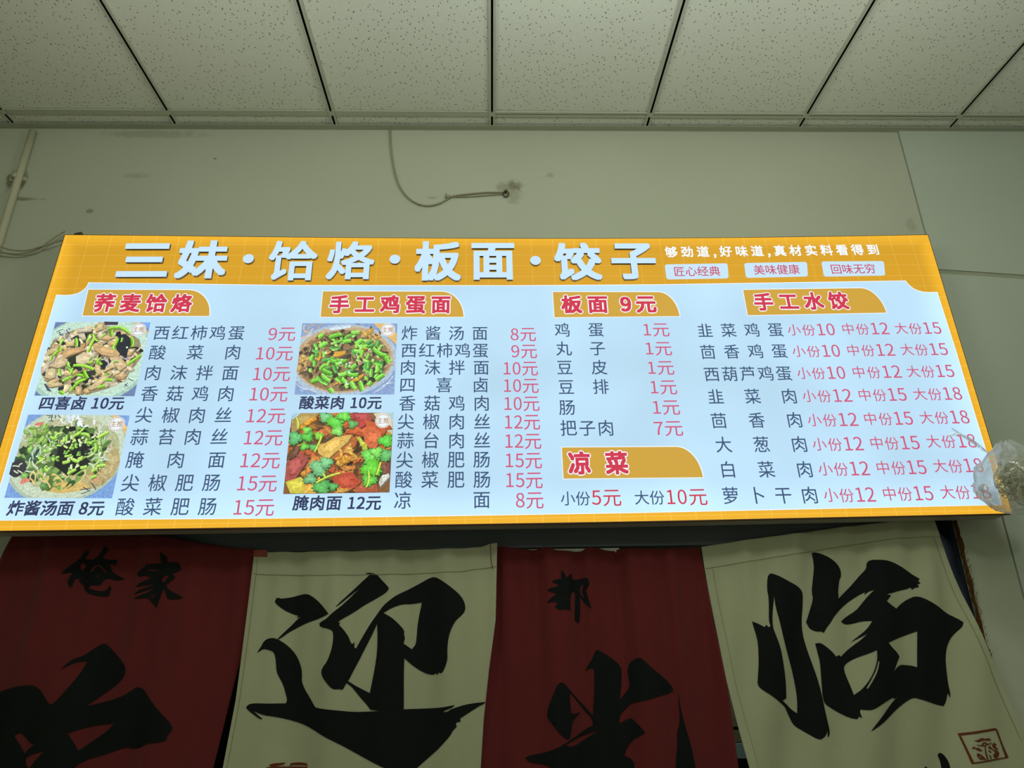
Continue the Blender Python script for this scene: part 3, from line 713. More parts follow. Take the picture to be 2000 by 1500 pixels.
for pts, col in [([(-1.3504,0.6301),(-1.3437,0.6387),(-1.3283,0.6361),(-1.3275,0.6226),(-1.3413,0.6178)], (34, 38, 44)), ([(-1.2448,0.6024),(-1.2392,0.6171),(-1.2248,0.6194),(-1.2059,0.6046),(-1.1997,0.5778),(-1.2049,0.5610),(-1.2039,0.5347),(-1.2269,0.5444),(-1.2448,0.5709)], (38, 44, 54)),
                 ([(-1.3858,0.5433),(-1.3544,0.5526),(-1.3549,0.5359),(-1.3605,0.5147),(-1.3757,0.5266)], (44, 56, 46)), ([(-1.4209,0.5867),(-1.4100,0.5939),(-1.3951,0.5841),(-1.4108,0.5794)], (42, 46, 50)), ([(-1.3001,0.6644),(-1.2548,0.6629),(-1.2547,0.6517),(-1.2954,0.6520)], (66, 60, 74)), ([(-1.3433,0.4841),(-1.3117,0.4908),(-1.2863,0.4882),(-1.2874,0.4743),(-1.3102,0.4745)], (54, 60, 54)), ([(-1.4357,0.4480),(-1.4296,0.4479),(-1.4046,0.4203),(-1.4200,0.4250)], (70, 84, 104))]:
    ph.shape(col and pts, col)
for pts, col in [([(-1.4070,0.5269),(-1.4006,0.5625),(-1.3836,0.5708),(-1.3587,0.5718),(-1.3342,0.5656),(-1.3549,0.5550),(-1.3779,0.5456),(-1.3997,0.5315)], (206, 168, 118)), ([(-1.3160,0.5787),(-1.2996,0.5810),(-1.2680,0.5711),(-1.2386,0.5613),(-1.2278,0.5492),(-1.2301,0.5396),(-1.2553,0.5399),(-1.2841,0.5472),(-1.3061,0.5618)], (206, 172, 122)), ([(-1.2590,0.5375),(-1.2301,0.5396),(-1.2054,0.5204),(-1.1984,0.5062),(-1.2160,0.4899),(-1.2262,0.4994),(-1.2421,0.5160)], (212, 186, 142)),
                 ([(-1.3601,0.5407),(-1.3387,0.5572),(-1.3151,0.5451),(-1.2995,0.5307),(-1.3178,0.5190),(-1.3371,0.5121),(-1.3554,0.5193)], (214, 196, 158)), ([(-1.4337,0.5082),(-1.4103,0.5411),(-1.3831,0.5314),(-1.3829,0.5125),(-1.4051,0.5010)], (206, 186, 146)), ([(-1.4534,0.5557),(-1.4229,0.5771),(-1.4159,0.5650),(-1.4448,0.5461)], (202, 180, 130)), ([(-1.4392,0.4710),(-1.4377,0.4989),(-1.4128,0.4987),(-1.4063,0.4707),(-1.4211,0.4639)], (208, 192, 146)), ([(-1.3007,0.4306),(-1.2461,0.4949),(-1.2354,0.4831),(-1.2708,0.4349),(-1.2894,0.4259)], (210, 190, 140)),
                 ([(-1.2959,0.5141),(-1.2860,0.5164),(-1.2687,0.4834),(-1.2776,0.4765),(-1.2914,0.4929)], (214, 190, 138)), ([(-1.2681,0.4904),(-1.2453,0.5113),(-1.2392,0.5019),(-1.2629,0.4857)], (210, 186, 130)), ([(-1.4296,0.4479),(-1.3834,0.4521),(-1.3792,0.4428),(-1.4145,0.4363)], (206, 188, 140)), ([(-1.3758,0.6204),(-1.3536,0.6252),(-1.3424,0.6031),(-1.3519,0.5983)], (200, 190, 160)), ([(-1.3818,0.6377),(-1.3296,0.6423),(-1.3334,0.6300),(-1.3748,0.6253)], (206, 196, 170)), ([(-1.3074,0.6078),(-1.2839,0.6174),(-1.2522,0.6074),(-1.2735,0.5978),(-1.2974,0.6004)], (210, 178, 126)), ([(-1.3189,0.6620),(-1.3017,0.6619),(-1.2965,0.6371),(-1.3201,0.6274)], (206, 184, 138)), ([(-1.4057,0.5939),(-1.3762,0.5936),(-1.3771,0.5791),(-1.3976,0.5769)], (212, 190, 132))]:
    lo = [(p[0] + .0022, p[1] - .0045) for p in pts]; ph.shape(lo, tuple(x * .60 for x in col)); ph.shape(pts, col)
    cc = (sum(p[0] for p in pts) / len(pts), sum(p[1] for p in pts) / len(pts)); ph.shape([(cc[0] + (p[0] - cc[0]) * .5, cc[1] + .002 + (p[1] - cc[1]) * .4) for p in pts], tuple(min(255, x * 1.12) for x in col))
for a, b_ in zip([(-1.3277,0.5548),(-1.3809,0.5219),(-1.3616,0.5100),(-1.3499,0.4220),(-1.3139,0.4629),(-1.3459,0.4771),(-1.2528,0.5686),(-1.1972,0.5109),(-1.3381,0.5934),(-1.4317,0.5437),(-1.3747,0.6058),(-1.2537,0.6467),(-1.2837,0.6370),(-1.3824,0.4566),(-1.2683,0.6345),(-1.2704,0.4326),(-1.2550,0.4577),(-1.2948,0.5283),(-1.3247,0.4932),(-1.3827,0.4223),(-1.4118,0.5746),(-1.3173,0.5167),(-1.2032,0.6070)],
                 [(-1.3164,0.6103),(-1.3537,0.4842),(-1.2961,0.4953),(-1.3123,0.4652),(-1.3418,0.4494),(-1.3201,0.4722),(-1.2453,0.6049),(-1.1616,0.5439),(-1.3328,0.6177),(-1.4107,0.5698),(-1.3655,0.5742),(-1.2103,0.6218),(-1.2527,0.6418),(-1.3573,0.4726),(-1.2612,0.6099),(-1.2492,0.4393),(-1.2302,0.4575),(-1.2746,0.5116),(-1.3061,0.4652),(-1.3663,0.4131),(-1.4147,0.5602),(-1.3037,0.5213),(-1.1945,0.5730)]):
    ph.stem(a, b_, .0046, ph.var((142, 200, 62), 16))
ph.scatter(c1, .13, .10, 26, [('s', (150, 205, 70), .026, .0034), ('s', (120, 180, 76), .022, .003), ('b', (236, 236, 220), .005, .003), ('b', (238, 226, 190), .008, .005)])
for a, b_ in zip([(-1.4385,0.6258),(-1.4306,0.6282),(-1.4208,0.6134),(-1.4298,0.6159),(-1.4100,0.6354),(-1.4051,0.6280),(-1.4036,0.6403),(-1.1837,0.4629),(-1.1925,0.4341),(-1.1907,0.4456)], [(-1.4198,0.6367),(-1.4187,0.6134),(-1.4153,0.6170),(-1.4167,0.6232),(-1.3976,0.6230),(-1.3944,0.6181),(-1.3980,0.6341),(-1.1655,0.4546),(-1.1828,0.4478),(-1.1806,0.4363)]): ph.stem(a, b_, .0010, (52, 60, 74))
ph.finish([(-1.1848,0.6334)][0])

# photo 2: soup noodles under seaweed and chopped greens
ph = Photo([(-1.4612,0.3496),(-1.1599,0.3433),(-1.1602,0.0875),(-1.4637,0.0936)], 5)
c2 = [(-1.3193,0.2232)][0]; c2b = [(-1.3287,0.2189)][0]
ph.shape(ph.q, (126, 166, 222)); ph.shape([(-1.2331,0.3458),(-1.1945,0.3442),(-1.1566,0.3022),(-1.1616,0.2636),(-1.2052,0.3028)], (232, 192, 122))
ph.ell(c2, .172, .150, (178, 196, 176)); ph.ell((c2[0], c2[1] + .004), .166, .144, (200, 216, 190))
ph.blob([(-1.3203,0.2277)][0], .150, .112, 0, (182, 188, 146), .03, 40); ph.blob([(-1.2431,0.1958)][0], .082, .080, 0, (184, 168, 118), .03, 40)
ph.scatter([(-1.3203,0.2277)][0], .146, .108, 90, [('b', (168, 178, 128), .016, .008), ('b', (198, 200, 158), .016, .006), ('n', (206, 212, 180), .014, .0016), ('b', (150, 168, 110), .012, .006)])
ph.scatter([(-1.2371,0.1869)][0], .07, .065, 60, [('b', (172, 146, 92), .012, .006), ('b', (196, 180, 128), .014, .005), ('n', (206, 190, 140), .014, .0016), ('b', (158, 136, 84), .01, .006)]); ph.blob([(-1.3024,0.1232)][0], .07, .018, 0, (214, 186, 110), .1, 16)
ph.scatter(c2b, .124, .096, 190, [('b', (62, 92, 56), .016, .010), ('b', (96, 130, 74), .018, .010), ('c', (124, 168, 84), .012, .007), ('b', (142, 176, 96), .014, .008), ('b', (50, 70, 50), .016, .01)])
ph.scatter([(-1.3926,0.2110)][0], .05, .06, 14, [('n', (196, 214, 208), .010, .0017), ('n', (226, 236, 232), .009, .0013)])
ph.scatter([(-1.2267,0.2353)][0], .045, .07, 16, [('n', (200, 214, 196), .014, .0017), ('n', (222, 230, 214), .013, .0014), ('s', (168, 200, 120), .03, .003)])
ph.scatter([(-1.3026,0.3246)][0], .05, .018, 16, [('b', (196, 216, 236), .012, .006), ('b', (232, 242, 250), .010, .004), ('n', (226, 236, 244), .010, .0015)])
for pts in ([(-1.3463,0.2503),(-1.3223,0.2634),(-1.2921,0.2586),(-1.2505,0.2490),(-1.2469,0.2423),(-1.2690,0.2292),(-1.2563,0.2091),(-1.2431,0.1958),(-1.2593,0.1850),(-1.2704,0.1613),(-1.2997,0.1553),(-1.3241,0.1729),(-1.3457,0.1863),(-1.3447,0.2170)], [(-1.3322,0.3066),(-1.3116,0.3087),(-1.3049,0.2972),(-1.3201,0.2905)], [(-1.2645,0.2853),(-1.2435,0.2850),(-1.2366,0.2623),(-1.2534,0.2625)], [(-1.3033,0.2994),(-1.2853,0.3038),(-1.2697,0.2899),(-1.2881,0.2879)], [(-1.3150,0.2678),(-1.2961,0.2766),(-1.2749,0.2561),(-1.3083,0.2565)]):
    ph.shape(pts, (34, 37, 36))
ph.scatter([(-1.3043,0.2208)][0], .045, .04, 40, [('n', (54, 58, 56), .008, .0008), ('n', (24, 26, 28), .008, .001)])
ph.scatter([(-1.3058,0.2275)][0], .105, .082, 80, [('s', (150, 200, 84), .016, .0034), ('s', (178, 216, 112), .013, .003), ('s', (116, 170, 70), .014, .003), ('s', (206, 232, 168), .012, .003)])
for a, b_ in zip([(-1.3210,0.1947),(-1.2986,0.1596),(-1.3050,0.2790),(-1.2871,0.2833),(-1.3400,0.2592),(-1.2287,0.1478),(-1.2364,0.2714),(-1.2197,0.1823),(-1.2946,0.2053),(-1.2661,0.1786),(-1.3792,0.2064),(-1.2962,0.1402),(-1.3682,0.1779),(-1.2348,0.2243),(-1.2709,0.2005),(-1.2308,0.1672),(-1.3750,0.2754),(-1.2605,0.2570)], [(-1.2998,0.2009),(-1.2774,0.1744),(-1.2886,0.2901),(-1.2628,0.2773),(-1.3291,0.2658),(-1.2145,0.1529),(-1.2087,0.2891),(-1.1956,0.1852),(-1.2723,0.1973),(-1.2485,0.1827),(-1.3931,0.2132),(-1.2847,0.1432),(-1.3559,0.1690),(-1.2389,0.2534),(-1.2676,0.2137),(-1.2160,0.1746),(-1.3552,0.2706),(-1.2493,0.2535)]): ph.stem(a, b_, .0046, ph.var((160, 212, 84), 14))
ph.scatter([(-1.4090,0.2781)][0], .045, .045, 16, [('c', (132, 176, 84), .012, .007), ('s', (150, 190, 96), .02, .0035)]); ph.scatter([(-1.3334,0.1343)][0], .07, .016, 18, [('c', (96, 138, 76), .012, .006), ('n', (226, 204, 132), .012, .002), ('b', (218, 188, 110), .012, .004)])
ph.blob([(-1.4439,0.1790)][0], .026, .026, 0, (58, 58, 66), .08, 18)
for a, b_ in zip([(-1.4599,0.1857),(-1.4422,0.1725),(-1.4524,0.1726),(-1.4420,0.1876)], [(-1.4389,0.1833),(-1.4257,0.1636),(-1.4380,0.1638),(-1.4334,0.1941)]): ph.stem(a, b_, .0018, (196, 214, 176))
ph.blob([(-1.4150,0.3156)][0], .014, .006, .2, (222, 128, 112), .2); ph.blob([(-1.4129,0.1409)][0], .014, .008, .3, (222, 136, 116), .2); ph.blob([(-1.2130,0.1411)][0], .008, .005, .5, (216, 150, 120), .2)
for a, b_ in zip([(-1.4020,0.3443),(-1.3934,0.3349),(-1.3829,0.3441),(-1.3906,0.3234),(-1.3745,0.3440),(-1.3663,0.3450),(-1.2254,0.1327),(-1.2513,0.1118),(-1.2430,0.1202),(-1.2469,0.1011)], [(-1.3832,0.3452),(-1.3818,0.3394),(-1.3822,0.3233),(-1.3741,0.3243),(-1.3717,0.3324),(-1.3554,0.3345),(-1.2066,0.1111),(-1.2238,0.1156),(-1.2265,0.1093),(-1.2208,0.1113)]): ph.stem(a, b_, .0011, (60, 70, 78))
ph.finish([(-1.1882,0.3125)][0])

# photo 3: pickled greens and pork, chopped scallion on top
ph = Photo([(-0.6730,0.6581),(-0.3664,0.6551),(-0.3659,0.4039),(-0.6731,0.4066)], 21)
c3 = [(-0.5326,0.5262)][0]
ph.shape(ph.q, (138, 164, 208)); ph.scatter(c3, .17, .13, 40, [('b', (150, 178, 218), .03, .01), ('b', (120, 146, 194), .025, .008)])
ph.shape([(-0.4437,0.6555),(-0.4017,0.6553),(-0.3664,0.6157),(-0.3647,0.5757),(-0.3908,0.6017)], (226, 184, 110))
ph.ell(c3, .172, .128, (176, 196, 214)); ph.ell([(-0.5307,0.5285)][0], .156, .118, (196, 172, 136)); ph.ell([(-0.5304,0.5239)][0], .146, .108, (150, 122, 86))
ph.scatter([(-0.6274,0.5614)][0], .06, .08, 26, [('n', (214, 196, 170), .014, .002), ('n', (196, 164, 126), .013, .002), ('b', (196, 120, 70), .012, .008)])
ph.scatter(c3, .140, .102, 150, [('b', (104, 88, 62), .012, .006), ('b', (176, 146, 104), .012, .005), ('c', (184, 152, 108), .009, .005), ('n', (206, 182, 144), .012, .0018), ('b', (84, 74, 54), .010, .006)])
ph.scatter(c3, .136, .100, 170, [('b', (76, 66, 52), .012, .006), ('b', (118, 100, 72), .014, .006), ('c', (164, 136, 94), .010, .005), ('n', (176, 150, 110), .010, .0016), ('b', (56, 56, 48), .012, .008)])
ph.shape([(-0.5883,0.6337),(-0.5599,0.6431),(-0.5143,0.6464),(-0.5158,0.6380),(-0.5548,0.6312),(-0.5796,0.6289)], (206, 226, 240)); ph.scatter([(-0.4493,0.6068)][0], .035, .03, 16, [('b', (112, 86, 62), .008, .005), ('c', (206, 164, 84), .011, .006)]); ph.scatter([(-0.6558,0.5159)][0], .022, .03, 12, [('c', (196, 160, 96), .009, .006)])
for pts in ([(-0.6190,0.5475),(-0.6125,0.5544),(-0.6016,0.5474),(-0.6019,0.5268),(-0.6093,0.5177),(-0.6168,0.5338)], [(-0.5678,0.5334),(-0.5570,0.5517),(-0.5243,0.5537),(-0.5276,0.5422),(-0.5515,0.5332)], [(-0.4779,0.5672),(-0.4679,0.5718),(-0.4433,0.5740),(-0.4447,0.5624),(-0.4712,0.5579)], [(-0.4970,0.4537),(-0.4660,0.4736),(-0.4616,0.4690),(-0.4806,0.4491),(-0.4966,0.4471)], [(-0.5968,0.5382),(-0.5737,0.5564),(-0.5712,0.5506),(-0.5886,0.5381)], [(-0.5559,0.4344),(-0.5410,0.4497),(-0.5404,0.4408)]):
    ph.shape([(p[0] + .002, p[1] - .003) for p in pts], (120, 86, 40)); ph.shape(pts, (222, 168, 58))
ph.scatter([(-0.5154,0.5147)][0], .122, .094, 84, [('s', (104, 182, 66), .024, .0052), ('s', (128, 204, 70), .022, .0048), ('s', (84, 158, 70), .024, .0056), ('s', (150, 214, 96), .018, .0042)])
for a, b_ in zip([(-0.5814,0.6007),(-0.5925,0.4882),(-0.5688,0.5197),(-0.5506,0.5218),(-0.5006,0.4471),(-0.4743,0.4446),(-0.5037,0.4919),(-0.5146,0.4740),(-0.5426,0.4698),(-0.5910,0.4702),(-0.6251,0.4461),(-0.4255,0.4754),(-0.4997,0.5535),(-0.4890,0.5790),(-0.4083,0.5367),(-0.4386,0.5646),(-0.6145,0.6009),(-0.6073,0.5659),(-0.5347,0.5840),(-0.4494,0.4333),(-0.4242,0.4508),(-0.5651,0.4234),(-0.5293,0.4540),(-0.5124,0.6190),(-0.5534,0.5059)],
                 [(-0.5409,0.6121),(-0.5631,0.4744),(-0.5380,0.5171),(-0.5198,0.5193),(-0.4847,0.4204),(-0.4623,0.4136),(-0.4883,0.5054),(-0.4800,0.4715),(-0.5168,0.4763),(-0.5652,0.4499),(-0.6017,0.4547),(-0.4229,0.5025),(-0.4768,0.5487),(-0.4754,0.5929),(-0.3865,0.5090),(-0.3960,0.5366),(-0.5991,0.6149),(-0.5840,0.5820),(-0.5103,0.5885),(-0.4381,0.4465),(-0.4047,0.4663),(-0.5538,0.4080),(-0.5144,0.4428),(-0.4854,0.6200),(-0.5392,0.5058)]): ph.stem(a, b_, .0068, ph.var((116, 196, 64), 18))
ph.scatter([(-0.5154,0.5147)][0], .1, .08, 14, [('b', (224, 240, 226), .004, .002), ('b', (206, 236, 200), .005, .003)])
for a, b_ in zip([(-0.4278,0.4067),(-0.4028,0.4284),(-0.6685,0.4399),(-0.6386,0.4198)], [(-0.3701,0.4637),(-0.3712,0.4414),(-0.6386,0.4198),(-0.6017,0.4085)]): ph.stem(a, b_, .0012, (212, 228, 244))
ph.finish([(-0.3951,0.6266)][0])

# photo 4: cured meat noodles with coriander
ph = Photo([(-0.6737,0.3448),(-0.3655,0.3436),(-0.3659,0.0924),(-0.6740,0.0923)], 31)
c4 = [(-0.5247,0.2160)][0]
ph.shape(ph.q, (132, 92, 54)); ph.shape([(-0.6737,0.3448),(-0.6476,0.3445),(-0.6723,0.3208)], (168, 206, 226)); ph.shape([(-0.4076,0.3436),(-0.3655,0.3436),(-0.3668,0.2639),(-0.3829,0.2848),(-0.4272,0.3415)], (214, 206, 170)); ph.shape([(-0.3901,0.3434),(-0.3655,0.3436),(-0.3658,0.3149)], (176, 206, 206))
ph.scatter(c4, .18, .13, 210, [('b', (66, 48, 32), .012, .008), ('b', (96, 66, 40), .016, .010), ('c', (176, 112, 50), .016, .009), ('c', (206, 150, 64), .014, .008), ('b', (74, 58, 40), .014, .010), ('c', (190, 96, 50), .018, .012)])
for pts, col in [([(-0.6712,0.3208),(-0.6473,0.3416),(-0.5909,0.3422),(-0.5987,0.3317),(-0.6449,0.2950),(-0.6684,0.2723)], (176, 150, 84)), ([(-0.6473,0.2973),(-0.6258,0.3203),(-0.6010,0.3341),(-0.5957,0.3223),(-0.6242,0.3040),(-0.6402,0.2903)], (214, 150, 46)), ([(-0.4993,0.3411),(-0.4425,0.3417),(-0.4284,0.3227),(-0.4405,0.3064),(-0.4805,0.3209),(-0.4982,0.3258)], (176, 70, 70)),
                 ([(-0.4883,0.3070),(-0.4698,0.3232),(-0.4477,0.3182),(-0.4146,0.3108),(-0.3829,0.2848),(-0.3989,0.2597),(-0.4100,0.2257),(-0.4337,0.2283),(-0.4488,0.2649),(-0.4774,0.2745),(-0.5099,0.2772),(-0.4916,0.2931)], (196, 92, 48)), ([(-0.4521,0.2834),(-0.4308,0.2901),(-0.3956,0.2781),(-0.4029,0.2529),(-0.4122,0.2257),(-0.4339,0.2305),(-0.4481,0.2535)], (206, 106, 62)), ([(-0.4740,0.3209),(-0.4544,0.3206),(-0.4467,0.3019),(-0.4613,0.2927),(-0.4774,0.3069)], (176, 52, 52)),
                 ([(-0.6722,0.1472),(-0.6710,0.1956),(-0.6373,0.2175),(-0.6127,0.2037),(-0.6115,0.1904),(-0.6491,0.1252),(-0.6706,0.1320)], (170, 82, 76)), ([(-0.6715,0.2001),(-0.6395,0.2401),(-0.6348,0.2355),(-0.6470,0.2087),(-0.6668,0.1956)], (120, 80, 62)), ([(-0.6701,0.1277),(-0.6439,0.1360),(-0.6279,0.1422),(-0.6120,0.1290),(-0.6147,0.0924),(-0.6520,0.0930)], (206, 196, 70)), ([(-0.6172,0.1182),(-0.5799,0.1198),(-0.5723,0.1046),(-0.5816,0.0919),(-0.6168,0.0925)], (220, 176, 70)),
                 ([(-0.5331,0.1343),(-0.5176,0.1515),(-0.4780,0.1553),(-0.4619,0.1354),(-0.4488,0.1265),(-0.4623,0.1094),(-0.4946,0.0948),(-0.5185,0.1081)], (186, 76, 52)), ([(-0.5206,0.1081),(-0.4951,0.1013),(-0.4745,0.1053),(-0.4987,0.0938),(-0.5155,0.0952)], (222, 170, 76)), ([(-0.6178,0.1464),(-0.6068,0.1859),(-0.5962,0.2080),(-0.5788,0.2033),(-0.5734,0.1898),(-0.5970,0.1703),(-0.6094,0.1463)], (206, 130, 58)), ([(-0.5488,0.1984),(-0.5207,0.2204),(-0.4931,0.2518),(-0.4854,0.2654),(-0.4696,0.2538),(-0.4747,0.2334),(-0.5034,0.2157),(-0.5293,0.1937)], (186, 104, 50)),
                 ([(-0.5883,0.2394),(-0.5633,0.2459),(-0.5369,0.2638),(-0.4987,0.2701),(-0.4877,0.2677),(-0.4971,0.2473),(-0.5271,0.2205),(-0.5488,0.1984),(-0.5682,0.2031),(-0.5819,0.2145)], (222, 182, 92)), ([(-0.4663,0.1073),(-0.4359,0.1220),(-0.4044,0.1215),(-0.3987,0.0933),(-0.4654,0.0933)], (176, 90, 60)), ([(-0.3969,0.1785),(-0.3673,0.1825),(-0.3679,0.1493),(-0.3847,0.1474)], (130, 78, 66)), ([(-0.3981,0.1214),(-0.3907,0.1409),(-0.3700,0.1494),(-0.3674,0.1384),(-0.3932,0.1083)], (214, 218, 206)), ([(-0.5283,0.1803),(-0.5196,0.2047),(-0.4942,0.2066),(-0.4911,0.1931),(-0.5128,0.1713)], (206, 150, 44)), ([(-0.5148,0.1691),(-0.4708,0.1751),(-0.4681,0.1662),(-0.4992,0.1578)], (206, 134, 62)), ([(-0.4811,0.2019),(-0.4533,0.1993),(-0.4590,0.1882),(-0.4754,0.1796)], (196, 104, 48)), ([(-0.4722,0.2606),(-0.4617,0.2651),(-0.4357,0.2260),(-0.4462,0.2217)], (190, 200, 70)), ([(-0.5097,0.2158),(-0.4883,0.2449),(-0.4826,0.2244),(-0.4839,0.2109)], (222, 168, 84))]:
    ph.shape([(p[0] + .0025, p[1] - .004) for p in pts], tuple(x * .55 for x in col)); ph.shape(pts, col)
    cc = (sum(p[0] for p in pts) / len(pts), sum(p[1] for p in pts) / len(pts)); ph.shape([(cc[0] + (p[0] - cc[0]) * .62, cc[1] + .003 + (p[1] - cc[1]) * .5) for p in pts], tuple(min(255, x * 1.1 + 8) for x in col))
    for q_ in range(5): k1 = ph.r.choice(pts); ph.blob(((cc[0] + k1[0]) / 2, (cc[1] + k1[1]) / 2), .008, .003, ph.r.uniform(0, 3), ph.var(col, 26))
ph.scatter([(-0.4981,0.2022)][0], .03, .03, 14, [('c', (222, 176, 76), .008, .004), ('c', (206, 140, 50), .009, .005)])
for (x, z_), (R_, ang, col) in zip([(-0.5702,0.3290),(-0.5363,0.3122),(-0.5140,0.3331),(-0.6525,0.2629),(-0.6186,0.2671),(-0.6227,0.2878),(-0.6242,0.2353),(-0.5984,0.2327),(-0.4859,0.3047),(-0.5738,0.1699),(-0.5980,0.1353),(-0.5623,0.1088),(-0.5561,0.1852),(-0.4236,0.2011),(-0.4216,0.1655),(-0.4258,0.1283),(-0.3834,0.2504),(-0.3790,0.2050),(-0.5845,0.2689),(-0.5297,0.2820),(-0.5291,0.1104),(-0.4094,0.2144)],
    [(.022,.3,(110,186,120)),(.032,.8,(92,196,64)),(.024,1.3,(108,204,70)),(.028,.1,(92,176,104)),(.022,1,(86,182,66)),(.016,.4,(116,200,76)),(.016,2,(100,190,70)),(.014,.5,(92,170,84)),(.018,.2,(96,160,86)),(.034,.5,(112,182,122)),(.022,1.6,(108,172,116)),(.030,.9,(84,170,84)),(.022,.2,(122,194,130)),(.036,.4,(110,200,80)),(.036,1.4,(96,196,52)),(.026,2.2,(96,190,66)),(.026,1.0,(88,196,64)),(.026,.2,(92,176,96)),(.016,.2,(124,196,60)),(.020,1.2,(126,206,92)),(.016,.3,(80,164,84)),(.022,.8,(120,206,86))]): ph.leaf((x, z_), R_, ang, col)
for a, b_ in zip([(-0.5801,0.1220),(-0.6490,0.2927),(-0.4295,0.1568),(-0.5521,0.1368),(-0.3950,0.1829),(-0.5927,0.2169)], [(-0.5113,0.1514),(-0.6568,0.3277),(-0.4329,0.1068),(-0.5618,0.1522),(-0.4056,0.1433),(-0.5757,0.2665)]): ph.stem(a, b_, .0028, (182, 210, 70))
ph.finish([(-0.3947,0.3136)][0])

# captions under the photos
q = [(-1.4358,0.3857),(-1.1855,0.3830),(-1.4437,0.0628),(-1.1774,0.0585),(-0.6535,0.3789),(-0.4040,0.3762),(-0.6410,0.0647),(-0.3894,0.0615)]
for text, a, b_ in (('四喜卤 10元', q[0], q[1]), ('炸酱汤面 8元', q[2], q[3]), ('酸菜肉 10元', q[4], q[5]), ('腌肉面 12元', q[6], q[7])):
    Txt().strip(a, b_, .050, 1, pad=.006).span(text, a, b_, .046, y=-.0006, off=.022, shear=.06, squeeze=1.0).build('dish_caption', [M_cap, M_face], sign)

# ------------------------------------------------------------------ door curtains
def along(poly, v):
    """point at height z=v on a polyline given top to bottom"""
    for a, b_ in zip(poly, poly[1:]):
        if b_[1] <= v <= a[1] or b_ is poly[-1]:
            t = (v - a[1]) / (b_[1] - a[1]); return a[0] + (b_[0] - a[0]) * t
class Curtain:
    def __init__(s, name, mat, top, left, right, bottom, waves, label, y0=-.03, gather=.006):
        s.w = waves; s.y0 = y0; s.zt = top[len(top) // 2][1]; s.g = gather
        nu, nv = 90, 110; V = []
        tops = spline(top, 6)
        def topz(u):
            x = tops[0][0] + (tops[-1][0] - tops[0][0]) * u
            for a, b_ in zip(tops, tops[1:]):
                if a[0] <= x <= b_[0] + 1e-9: return x, a[1] + (b_[1] - a[1]) * ((x - a[0]) / max(1e-9, b_[0] - a[0]))
            return x, tops[-1][1]
        for i in range(nv + 1):
            v = i / nv
            for j in range(nu + 1):
                u = j / nu
                xt, zt = topz(u); z_ = zt + (bottom - zt) * v
                xl, xr = along(left, min(z_, left[0][1])), along(right, min(z_, right[0][1]))
                x = xl + (xr - xl) * u
                if v == 0: x = xt
                V.append((x, s.d(x, z_), z_))
        F = [(i * (nu + 1) + j, (i + 1) * (nu + 1) + j, (i + 1) * (nu + 1) + j + 1, i * (nu + 1) + j + 1) for i in range(nv) for j in range(nu)]
        s.o = link(name, V, F, mat, smooth=True)
        so = s.o.modifiers.new('thickness', 'SOLIDIFY'); so.thickness = .0012; so.offset = -1
        tag(s.o, label, 'curtain')
    def d(s, x, z):
        k_ = max(0.0, min(1.0, (s.zt - z) / .5)); y = s.y0
        for (wl, ph_, a0, a1, slant) in s.w:
            y += 1.8 * (a0 + (a1 - a0) * k_) * math.sin(2 * math.pi * (x + slant * z) / wl + ph_)
        return y
    def prt(s, name, loops_list, mat, lift=.0016, soft=True, parent=None, step=.018, label=None):
        m = MB()
        for loops in loops_list:
            m.poly([soften(l) if soft else l for l in loops], lambda a, b_: (a, 0, b_))
        o = m.build(name, mat, parent or s.o)
        bm = bmesh.new(); bm.from_mesh(o.data)
        for ax in (0, 2):
            lo = min(v.co[ax] for v in bm.verts); hi = max(v.co[ax] for v in bm.verts); c = math.floor(lo / step) * step + step
            while c < hi:
                no = Vector((0, 0, 0)); no[ax] = 1; co = Vector((0, 0, 0)); co[ax] = c
                bmesh.ops.bisect_plane(bm, geom=bm.verts[:] + bm.edges[:] + bm.faces[:], plane_co=co, plane_no=no); c += step
        for v in bm.verts: v.co.y = s.d(v.co.x, v.co.z) - lift
        bm.to_mesh(o.data); bm.free(); o.data.polygons.foreach_set('use_smooth', [True] * len(o.data.polygons))
        if label: o['label'] = label
        return o
    def band(s, name, a_pts, b_pts, mat, lift=.0012):
        """strip of doubled cloth between two polylines"""
        return s.prt(name, [[list(a_pts) + list(b_pts)[::-1]]], mat, lift, soft=False)
def ext(p, q, z_):
    """prolong the line p-q down to height z"""
    t = (z_ - p[1]) / (q[1] - p[1]); return (p[0] + (q[0] - p[0]) * t, z_)

